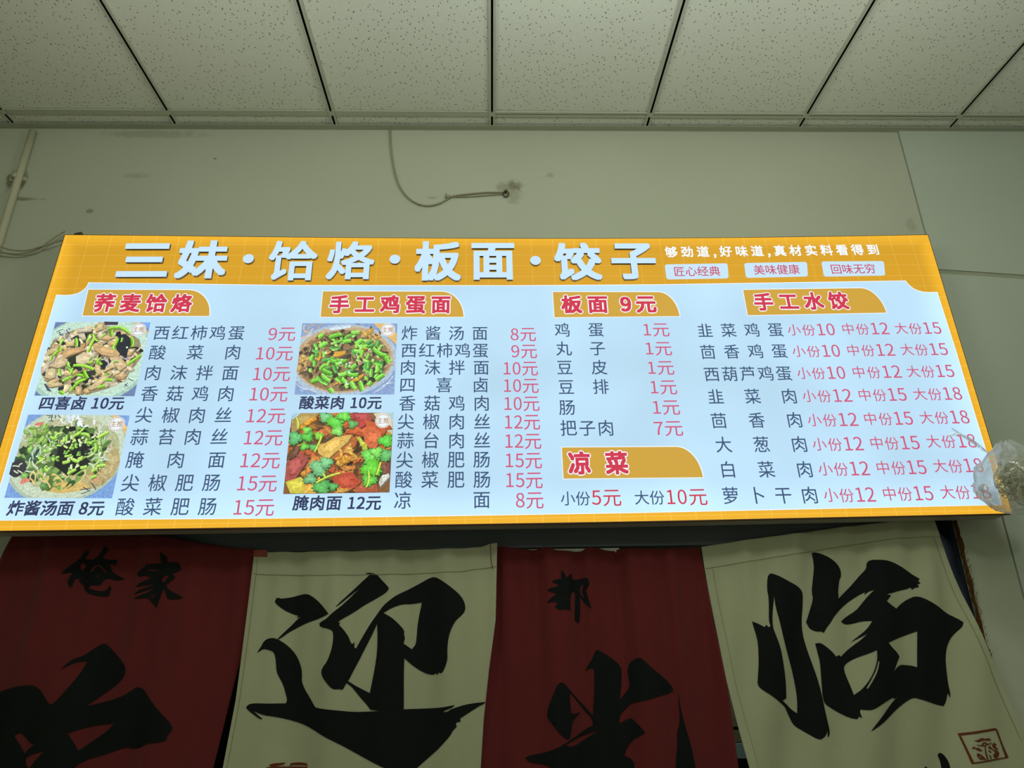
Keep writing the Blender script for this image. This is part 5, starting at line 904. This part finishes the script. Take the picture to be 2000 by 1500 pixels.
bei2.prt('printed_character', [
    [[(0.8297,1.7300),(0.8385,1.7384),(0.8505,1.7354),(0.8896,1.7148),(0.9170,1.7001),(0.9274,1.6882),(0.9304,1.6764),(0.9240,1.6393),(0.9152,1.6027),(0.9129,1.5665),(0.9174,1.5306),(0.9248,1.4908),(0.9322,1.4514),(0.9370,1.4127),(0.9387,1.3830),(0.9404,1.3536),(0.9427,1.3286),(0.9443,1.3121),(0.9421,1.2998),(0.9352,1.2926),(0.9375,1.3102),(0.9332,1.3021),(0.9274,1.2960),(0.9146,1.2890),(0.9035,1.2917),(0.8867,1.3010),(0.8657,1.3138),(0.8489,1.3244),(0.8417,1.3370),(0.8319,1.3621),(0.8269,1.3748),(0.8083,1.3899),(0.7915,1.4029),(0.7656,1.4183),(0.7534,1.4313),(0.7578,1.4549),(0.7658,1.4895),(0.7721,1.5423),(0.7706,1.5646),(0.7641,1.6032),(0.7825,1.5960),(0.7981,1.5867),(0.8040,1.5934),(0.8088,1.5865),(0.8154,1.5886),(0.8130,1.6046),(0.8196,1.6411),(0.8236,1.6735),(0.8225,1.6923)],
     [(0.8380,1.6710),(0.8372,1.6408),(0.8422,1.6040),(0.8471,1.5587),(0.8544,1.5141),(0.8639,1.4701),(0.8685,1.4269),(0.8689,1.3929),(0.8625,1.3552),(0.8466,1.3660),(0.8346,1.3788),(0.8223,1.3896),(0.8350,1.3957),(0.8386,1.4318),(0.8387,1.4619),(0.8372,1.4968),(0.8349,1.5278),(0.8261,1.5636),(0.8209,1.5863),(0.8256,1.6226)]],
    [[(0.9815,1.7975),(0.9921,1.7998),(1.0181,1.7896),(1.0452,1.7722),(1.0587,1.7503),(1.0585,1.7311),(1.0527,1.7192),(1.0498,1.7169),(1.0376,1.6793),(1.0392,1.6746),(1.0355,1.6629),(1.0457,1.6698),(1.0751,1.6928),(1.1057,1.7208),(1.1296,1.7395),(1.1391,1.7490),(1.1421,1.7634),(1.1517,1.7730),(1.1770,1.7726),(1.2068,1.7697),(1.2345,1.7571),(1.2694,1.7325),(1.2957,1.7153),(1.2896,1.7106),(1.2949,1.7010),(1.2849,1.7012),(1.2877,1.6916),(1.2748,1.6904),(1.2633,1.6840),(1.2598,1.6907),(1.2435,1.6853),(1.2175,1.6810),(1.1964,1.6757),(1.1757,1.6723),(1.1898,1.6683),(1.1715,1.6527),(1.1840,1.6418),(1.2015,1.6312),(1.2192,1.6435),(1.2421,1.6571),(1.2692,1.6660),(1.2930,1.6609),(1.3233,1.6417),(1.3573,1.6179),(1.3878,1.6012),(1.3997,1.5895),(1.3937,1.5759),(1.3725,1.5604),(1.3538,1.5449),(1.3360,1.5228),(1.3249,1.4919),(1.3206,1.4612),(1.3167,1.4265),(1.3163,1.3964),(1.3137,1.3858),(1.3097,1.3987),(1.2992,1.3755),(1.2894,1.3651),(1.2669,1.3698),(1.2405,1.3788),(1.2184,1.3857),(1.2004,1.3903),(1.1739,1.3781),(1.1466,1.3618),(1.1190,1.3435),(1.0921,1.3275),(1.0529,1.3077),(1.0620,1.3178),(1.0849,1.3380),(1.1137,1.3625),(1.1423,1.3851),(1.1588,1.3954),(1.1428,1.3872),(1.1413,1.3915),(1.1286,1.3875),(1.1028,1.3775),(1.0817,1.3674),(1.0663,1.3614),(1.0476,1.3618),(1.0375,1.3632),(1.0346,1.3558),(1.0377,1.3411),(1.0302,1.3454),(1.0241,1.3385),(1.0060,1.3418),(0.9804,1.3548),(0.9551,1.3700),(0.9407,1.3808),(0.9394,1.3999),(0.9417,1.4254),(0.9456,1.4598),(0.9487,1.4903),(0.9463,1.5168),(0.9445,1.5390),(0.9603,1.5410),(0.9752,1.5296),(0.9896,1.5160),(0.9991,1.5025),(1.0071,1.5068),(1.0135,1.5023),(1.0305,1.5152),(1.0581,1.5325),(1.0806,1.5477),(1.0984,1.5631),(1.0820,1.5544),(1.0498,1.5393),(1.0780,1.5590),(1.1012,1.5767),(1.1137,1.5901),(1.1203,1.5982),(1.0907,1.5973),(1.0649,1.5909),(1.0449,1.5890),(1.0320,1.5984),(1.0489,1.6095),(1.0820,1.6273),(1.1005,1.6455),(1.1250,1.6684),(1.1461,1.6859),(1.1274,1.6801),(1.1156,1.6709),(1.1200,1.6803),(1.0898,1.6667),(1.0560,1.6463),(1.0274,1.6260),(1.0097,1.6102),(0.9998,1.5967),(0.9847,1.5810),(0.9749,1.5676),(0.9684,1.5723),(0.9536,1.5712),(0.9356,1.5797),(0.9307,1.5934),(0.9281,1.5980),(0.9445,1.6297),(0.9629,1.6642),(0.9608,1.6806),(0.9710,1.7182),(0.9809,1.7515),(0.9827,1.7756)],
     [(1.0184,1.4780),(1.0349,1.4886),(1.0664,1.5012),(1.0922,1.5096),(1.1143,1.5180),(1.1111,1.4960),(1.0984,1.4699),(1.0778,1.4399),(1.0536,1.4146),(1.0293,1.4002),(1.0261,1.4194),(1.0208,1.4410),(1.0155,1.4628)], [(1.1539,1.5374),(1.1778,1.5459),(1.2090,1.5543),(1.2511,1.5671),(1.2423,1.5290),(1.2294,1.4695),(1.2150,1.4742),(1.1961,1.4759),(1.1819,1.4770),(1.1684,1.4707),(1.1576,1.4609),(1.1708,1.4816),(1.1829,1.4990),(1.1772,1.5102),(1.1632,1.5238)], [(1.1122,1.4893),(1.1151,1.4871),(1.1043,1.4632),(1.0874,1.4397),(1.0682,1.4164),(1.0647,1.4178),(1.0830,1.4420),(1.0999,1.4655)]],
    ], M_ink)
bei2.prt('printed_character', [[[(1.2404,1.2425),(1.2463,1.2476),(1.2532,1.2474),(1.2624,1.2380),(1.2681,1.2238),(1.2677,1.2038),(1.2576,1.1490),(1.1770,1.1509),(1.1802,1.1743),(1.1918,1.2135),(1.1971,1.2166),(1.2028,1.2113),(1.1920,1.1662),(1.2397,1.1650),(1.2445,1.2123),(1.2443,1.2303)]]], M_ink)
bei2.prt('seal_stamp', [[[(1.3079,1.2958),(1.3535,1.3017),(1.4082,1.3081),(1.4139,1.3071),(1.4174,1.3029),(1.4236,1.2658),(1.4306,1.2357),(1.4278,1.2327),(1.3743,1.2264),(1.3207,1.2211),(1.3199,1.2226),(1.3143,1.2590)], [(1.3142,1.2905),(1.3641,1.2973),(1.4115,1.3028),(1.4177,1.2700),(1.4215,1.2374),(1.4196,1.2349),(1.3753,1.2304),(1.3269,1.2250),(1.3205,1.2559)]],
    [[(1.3408,1.2780),(1.3512,1.2796),(1.3631,1.2845),(1.3688,1.2839),(1.3695,1.2823),(1.3851,1.2835),(1.3920,1.2787),(1.3833,1.2769),(1.3707,1.2782),(1.3623,1.2773),(1.3521,1.2743),(1.3488,1.2751)]], [[(1.3413,1.2686),(1.3503,1.2674),(1.3583,1.2667),(1.3621,1.2722),(1.3698,1.2746),(1.3781,1.2709),(1.3823,1.2687),(1.3860,1.2738),(1.3902,1.2721),(1.3868,1.2681),(1.3733,1.2659),(1.3622,1.2636),(1.3520,1.2648)], [(1.3642,1.2691),(1.3700,1.2710),(1.3729,1.2689),(1.3657,1.2660)]],
    [[(1.3305,1.2587),(1.3367,1.2646),(1.3403,1.2605),(1.3496,1.2603),(1.3532,1.2561),(1.3575,1.2550),(1.3543,1.2516),(1.3476,1.2527),(1.3404,1.2564),(1.3377,1.2595),(1.3330,1.2571)]], [[(1.3672,1.2650),(1.3707,1.2649),(1.3683,1.2517),(1.3695,1.2345),(1.3690,1.2285),(1.3656,1.2286),(1.3641,1.2448)]], [[(1.3403,1.2473),(1.3459,1.2462),(1.3529,1.2420),(1.3638,1.2306),(1.3591,1.2303),(1.3537,1.2319),(1.3443,1.2316),(1.3385,1.2403)], [(1.3438,1.2407),(1.3489,1.2400),(1.3485,1.2365),(1.3446,1.2371)]],
    [[(1.3766,1.2607),(1.3823,1.2647),(1.3868,1.2595),(1.3923,1.2543),(1.4022,1.2520),(1.4072,1.2468),(1.4030,1.2378),(1.3958,1.2329),(1.3883,1.2351),(1.3862,1.2382),(1.3910,1.2452),(1.3975,1.2476),(1.3915,1.2512),(1.3859,1.2564),(1.3801,1.2566)]], [[(1.3896,1.2655),(1.3973,1.2725),(1.4050,1.2662),(1.3998,1.2643),(1.4010,1.2602),(1.4068,1.2560),(1.4024,1.2525),(1.3975,1.2562),(1.3926,1.2593)]], [[(1.3738,1.2526),(1.3792,1.2530),(1.3848,1.2478),(1.3810,1.2469)]], [[(1.3748,1.2435),(1.3786,1.2424),(1.3808,1.2333),(1.3770,1.2324)]]], M_sealink, soft=False, label='square red brown seal print')

# white batten the red curtain hangs from, seen above its drooping top
zw = [(0.2220,1.8222)][0][1]
bt = MB(); bt.box(([(0.0602,1.8225)][0][0], -.010, zw - .012), ([(0.3921,1.8175)][0][0], -.002, [(0.2182,1.8227)][0][1]))
tag(bt.build('curtain_batten', M_whitestrip), 'thin white batten showing above the drooping top of the red curtain right of centre', 'batten')
# kitchen hood rail glimpsed between the red and the right beige curtain
hood = empty('kitchen_hood', (1.1, .85, 1.13)); tag(hood, 'grey steel hood rail glimpsed in the gap beside the right beige curtain', 'kitchen hood')
M_grime = plain('hood_grime', (112, 104, 82), .6, .2, noise=.2, scale=8)
for nm, a, b_, mt in (('hood_rail', (-.55, -.05, 0), (.65, -.01, .049), M_steel), ('hood_panel', (-.55, -.02, .052), (.65, .05, .094), M_grime), ('hood_skirt', (-.55, -.02, .106), (.65, .05, .42), M_grime), ('hood_shelf', (-.55, 0, .094), (.65, .05, .106), M_dark)):
    MB().box(a, b_).build(nm, mt, hood)
for sx in (-.5, .6): MB().box((sx, 0, -1.13), (sx + .04, .04, 0)).build('leg', M_steel, hood)

# ------------------------------------------------------------------ pipe, cables, fixings
pa, pb = [(-1.7121,3.4309)][0], [(-1.7217,2.8925)][0]
RP_ = .0125
pipe = empty('wall_pipe', (pb[0], -RP_, pb[1])); tag(pipe, 'painted plastic pipe running down the wall at the far left', 'pipe')
def rel(o, pts): return [tuple(Vector(p) - o.location) for p in pts]
pts = [(pa[0], -RP_, ZC - .027), ((pa[0] + pb[0]) / 2, -RP_, (pa[1] + pb[1]) / 2), (pb[0], -RP_, pb[1]), (pb[0] + (pb[0] - pa[0]) * 2, -RP_, pb[1] - (pa[1] - pb[1]) * 2)]
MB().tube(rel(pipe, pts), RP_, 20).build('pipe_run', M_pipe, pipe, smooth=True)
cxp, czp = [(-1.7261,3.1865)][0]
sd = MB()
N = 14
for k_ in range(N):
    t0, t1 = math.pi * k_ / N, math.pi * (k_ + 1) / N
    ring = [(cxp - (RP_ + .0015) * math.cos(t), -RP_ - (RP_ + .0015) * math.sin(t)) for t in (t0, t1)]
    sd.add([(ring[0][0], ring[0][1], czp - .008), (ring[1][0], ring[1][1], czp - .008), (ring[1][0], ring[1][1], czp + .008), (ring[0][0], ring[0][1], czp + .008)], [(0, 1, 2, 3)])
for s in (-1, 1): sd.box((cxp + s * (RP_ + .001) - (.016 if s < 0 else 0), -.003, czp - .009), (cxp + s * (RP_ + .001) + (.016 if s > 0 else 0), -.0002, czp + .009)); sd.tube([(cxp + s * (RP_ + .009), -.003, czp), (cxp + s * (RP_ + .009), -.006, czp)], .0035, 8)
sd.v = rel(pipe, sd.v); sd.build('pipe_saddle', M_pipe, pipe)
hx, hz = [(-1.7292,3.4479)][0]
hh = MB(); hh.tube([(hx - .016, -.010, hz + .012), (hx + .002, -.014, hz + .004), (hx + .016, -.012, hz - .004)], [.004, .007, .004], 8); hh.v = rel(pipe, hh.v); hh.build('pipe_collar', M_rust, pipe)

def wire(name, pts, r, label, y=-.008, mat=None):
    p3 = [(p[0], y, p[1]) for p in spline(pts, 6)]
    o = MB().tube(p3, r, 8).build(name, mat or M_cable, smooth=True); tag(o, label, 'cable'); return o
pts = spline([(-0.3765,3.4259),(-0.3695,3.3358),(-0.3555,3.2455),(-0.3360,3.1705),(-0.3066,3.1158),(-0.2697,3.0819),(-0.2269,3.0676),(-0.1847,3.0760),(-0.1520,3.0963),(-0.1310,3.1099),(-0.0703,3.1197),(-0.0031,3.1264),(0.0580,3.1261)], 6)
cab = empty('hanging_cable', (pts[-1][0], 0, pts[-1][1])); tag(cab, 'thin grey cable looping down from the ceiling edge to a hook in the wall', 'cable')
m = MB().tube([(p[0], -.007, p[1]) for p in pts], .0030, 8); m.v = rel(cab, m.v); m.build('cable_run', M_cable, cab, smooth=True)
p2 = spline([(-0.1323,3.1076),(-0.0830,3.1077),(-0.0165,3.1134),(0.0579,3.1203)], 6); m = MB().tube([(p[0], -.006, p[1]) for p in p2], .0020, 6); m.v = rel(cab, m.v); m.build('cable_strand', M_cable, cab, smooth=True)
cx1, cz1 = [(-0.1456,3.1076)][0]
m = MB(); m.box((cx1 - .012, -.012, cz1 - .006), (cx1 + .006, -.0004, cz1 + .004)); m.tube([(cx1 - .010, -.001, cz1 + .008), (cx1 - .010, -.012, cz1 + .008)], .004, 8); m.v = rel(cab, m.v); m.build('cable_clip', M_cable, cab)
hx, hz = [(0.0655,3.1192)][0]
m = MB(); ring = [(hx + .010 * math.cos(t), -.010 - .004 * math.sin(t), hz - .002 + .010 * math.sin(t)) for t in [2 * math.pi * i / 16 for i in range(17)]]
m.tube(ring, .0026, 6); m.tube([(hx, 0.0, hz + .010), (hx, -.014, hz + .012), (hx - .002, -.016, hz + .006)], .0034, 8); m.v = rel(cab, m.v); m.build('cable_hook', M_rust, cab, smooth=True)
wire('signal_cable', [(-1.7554,2.8863),(-1.7192,2.8820),(-1.7016,2.8820),(-1.6706,2.8703),(-1.6376,2.8644),(-1.5992,2.8660),(-1.5665,2.8776),(-1.5369,2.8880),(-1.5143,2.8984),(-1.4778,2.9110)], .0028, 'upper of two thin cables sagging from the far left wall to the menu board corner', y=-.030)
wire('signal_cable', [(-1.7513,2.8696),(-1.7149,2.8644),(-1.6783,2.8581),(-1.6354,2.8549),(-1.5983,2.8621),(-1.5696,2.8755),(-1.5405,2.9048),(-1.5124,2.9321),(-1.4941,2.9470)], .0028, 'lower and steeper of two thin cables sagging from the left wall to the menu board', y=-.024)
bx_, bz_ = [(-1.4686,1.0058)][0]
kn = MB(); kn.tube([(bx_ - .022, .02, bz_ - .004), (bx_ - .010, .016, bz_ + .010), (bx_ + .006, .014, bz_ + .012), (bx_ + .022, .018, bz_ - .002)], [.003, .007, .008, .003], 8); kn.build('hanging_knot', M_rust, sign, smooth=True)
bx_, bz_ = [(1.4293,1.0059)][0]
kn = MB(); kn.add([(bx_ - .016, .02, bz_ - .004), (bx_ + .012, .02, bz_ - .004), (bx_ + .009, .02, bz_ + .012), (bx_ - .016, .024, bz_ - .004), (bx_ + .012, .024, bz_ - .004), (bx_ + .009, .024, bz_ + .012)], [(0,1,2),(5,4,3),(0,3,4,1),(1,4,5,2),(2,5,3,0)]); kn.build('hanging_bracket', M_rust, sign)

# ------------------------------------------------------------------ plastic bag of dried herbs
M_bag, nt, b = new_mat('clear_plastic_film')
out = nt.nodes['Material Output']; nt.nodes.remove(b)
tr_ = nt.nodes.new('ShaderNodeBsdfTransparent'); tr_.inputs[0].default_value = (.97, .98, .97, 1)
gl = nt.nodes.new('ShaderNodeBsdfGlossy'); gl.inputs['Roughness'].default_value = .18; gl.inputs['Color'].default_value = (.9, .92, .88, 1)
df = nt.nodes.new('ShaderNodeBsdfTranslucent'); df.inputs[0].default_value = (.93, .95, .92, 1); d2 = nt.nodes.new('ShaderNodeBsdfDiffuse'); d2.inputs[0].default_value = (.9, .91, .88, 1)
lw = nt.nodes.new('ShaderNodeLayerWeight'); lw.inputs['Blend'].default_value = .35
tc = nt.nodes.new('ShaderNodeTexCoord'); nz = nt.nodes.new('ShaderNodeTexNoise'); nz.inputs['Scale'].default_value = 22; nz.inputs['Detail'].default_value = 5; nt.links.new(tc.outputs['Object'], nz.inputs['Vector'])
bp = nt.nodes.new('ShaderNodeBump'); bp.inputs['Strength'].default_value = .9; bp.inputs['Distance'].default_value = .01; nt.links.new(nz.outputs['Fac'], bp.inputs['Height'])
for nd in (gl, df, d2, lw): nt.links.new(bp.outputs['Normal'], nd.inputs['Normal'])
a1 = nt.nodes.new('ShaderNodeMixShader'); a1.inputs[0].default_value = .5; nt.links.new(df.outputs[0], a1.inputs[1]); nt.links.new(d2.outputs[0], a1.inputs[2])
a2 = nt.nodes.new('ShaderNodeMixShader'); a2.inputs[0].default_value = .35; nt.links.new(a1.outputs[0], a2.inputs[1]); nt.links.new(gl.outputs[0], a2.inputs[2])
a3 = nt.nodes.new('ShaderNodeMixShader'); nt.links.new(mth(nt, 'ADD', mth(nt, 'MULTIPLY', lw.outputs['Facing'], .50), mth(nt, 'MULTIPLY', nz.outputs['Fac'], .66)), a3.inputs[0]); nt.links.new(tr_.outputs[0], a3.inputs[1]); nt.links.new(a2.outputs[0], a3.inputs[2])
nt.links.new(a3.outputs[0], out.inputs['Surface'])

BY = -.28
bc = [(1.4775,1.9608)][0]; bR = .90 * abs([(1.4775,1.9608)][0][0] - [(1.3673,1.9622)][0][0])
rnd = random.Random(9)
bm = bmesh.new(); bmesh.ops.create_icosphere(bm, subdivisions=5, radius=1)
from mathutils import noise as mn
for v in bm.verts:
    d = v.co.normalized(); p = d * 2.2
    k_ = 1 + .10 * mn.noise(p) + .06 * (1 - abs(mn.noise(d * 4.5 + Vector((3, 1, 7))) * 2)) + .03 * mn.noise(d * 9)
    # pinched folds running to the neck at the top
    a = math.atan2(d.y, d.x); up = max(0, d.z - .35)
    k_ *= 1 - .55 * up + .10 * up * math.sin(a * 9 + 3 * mn.noise(p))
    x, y, z_ = d.x * k_, d.y * k_, d.z * k_
    if d.z > .6: z_ += (d.z - .6) * 1.1
    # little tied ear on the left
    ear = Vector((-.93, -.2, -.28)).normalized().dot(d)
    if ear > .985: x -= (ear - .985) * 22; 
    v.co = Vector((x * bR, y * bR * .95, z_ * bR * .98))
me = bpy.data.meshes.new('plastic_bag'); bm.to_mesh(me); bm.free()
me.polygons.foreach_set('use_smooth', [True] * len(me.polygons)); me.materials.append(M_bag)
bag = bpy.data.objects.new('plastic_bag', me); COL.objects.link(bag); bag.location = (bc[0], BY, bc[1])
tag(bag, 'crumpled clear plastic bag hanging in front of the menu board bottom right corner', 'plastic bag')
for line in ([(1.3673,2.1279),(1.3821,2.1092),(1.3976,2.0875),(1.4180,2.0629),(1.4413,2.0385)], [(1.3493,2.1049),(1.3701,2.1093),(1.3903,2.0999),(1.4080,2.0813),(1.4297,2.0507)]):
    q = spline(line, 6); V = []
    for i, p in enumerate(q):
        t = i / (len(q) - 1); ww = .004 + .006 * math.sin(t * 3)
        V += [(p[0] - bc[0] - ww * .5, .055 - .03 * t, p[1] - bc[1] + ww * .7), (p[0] - bc[0] + ww * .3, .05 - .03 * t, p[1] - bc[1]), (p[0] - bc[0] + ww * .5, .055 - .03 * t, p[1] - bc[1] - ww * .7)]
    MBh = MB().add(V, [(3*i+k_, 3*i+k_+1, 3*i+k_+4, 3*i+k_+3) for i in range(len(q) - 1) for k_ in (0, 1)])
    MBh.build('bag_handle', M_bag, bag, smooth=True)

herb = MB(); hcols = 3
hc = Vector((bc[0] + bR * .22, BY, bc[1] - bR * .03)); hr_ = bR * .70
for i in range(620):
    d = Vector((rnd.gauss(0, 1), rnd.gauss(0, 1), rnd.gauss(0, 1))).normalized() * (rnd.random() ** .45) * hr_
    p = hc + d; t = Vector((rnd.gauss(0, 1), rnd.gauss(0, .6), rnd.gauss(0, .6))).normalized(); L_ = rnd.uniform(.02, .06)
    q = []
    for k_ in range(5):
        q.append(p.copy()); t = (t + Vector((rnd.gauss(0, .3), rnd.gauss(0, .3), rnd.gauss(0, .3)))).normalized(); p = p + t * L_ / 4
        o_ = p - hc
        if o_.length > hr_: p = hc + o_ * (hr_ / o_.length)
    herb.tube(q, rnd.uniform(.0006, .0016), 4, rnd.choice((0, 0, 1, 2)))
for i in range(60):
    d = Vector((rnd.gauss(0, 1), rnd.gauss(0, 1), rnd.gauss(0, 1))).normalized() * (rnd.random() ** .4) * hr_; p = hc + d
    a = Vector((rnd.gauss(0, 1), rnd.gauss(0, 1), rnd.gauss(0, 1))).normalized() * rnd.uniform(.006, .014); c = a.orthogonal().normalized() * rnd.uniform(.002, .005)
    herb.add([p - a, p + c, p + a, p - c + Vector((0, .002, 0))], [(0, 1, 2, 3)], rnd.choice((0, 1, 2)))
herb.add(*(lambda s: ([tuple(hc + Vector(v) * hr_ * .55) for v in s[0]], s[1]))(([(1,0,0),(-1,0,0),(0,.8,0),(0,-.8,0),(0,0,1),(0,0,-1)], [(0,2,4),(2,1,4),(1,3,4),(3,0,4),(2,0,5),(1,2,5),(3,1,5),(0,3,5)])), 2)
ho = herb.build('dried_herbs', [plain('dry_stalk', (206, 196, 132), .8, .15), plain('dry_leaf', (170, 160, 92), .85, .1), plain('dark_leaf', (120, 112, 66), .9, .1)])
tag(ho, 'tangle of dry olive stalks and leaves inside the clear plastic bag', 'herbs', kind='stuff')
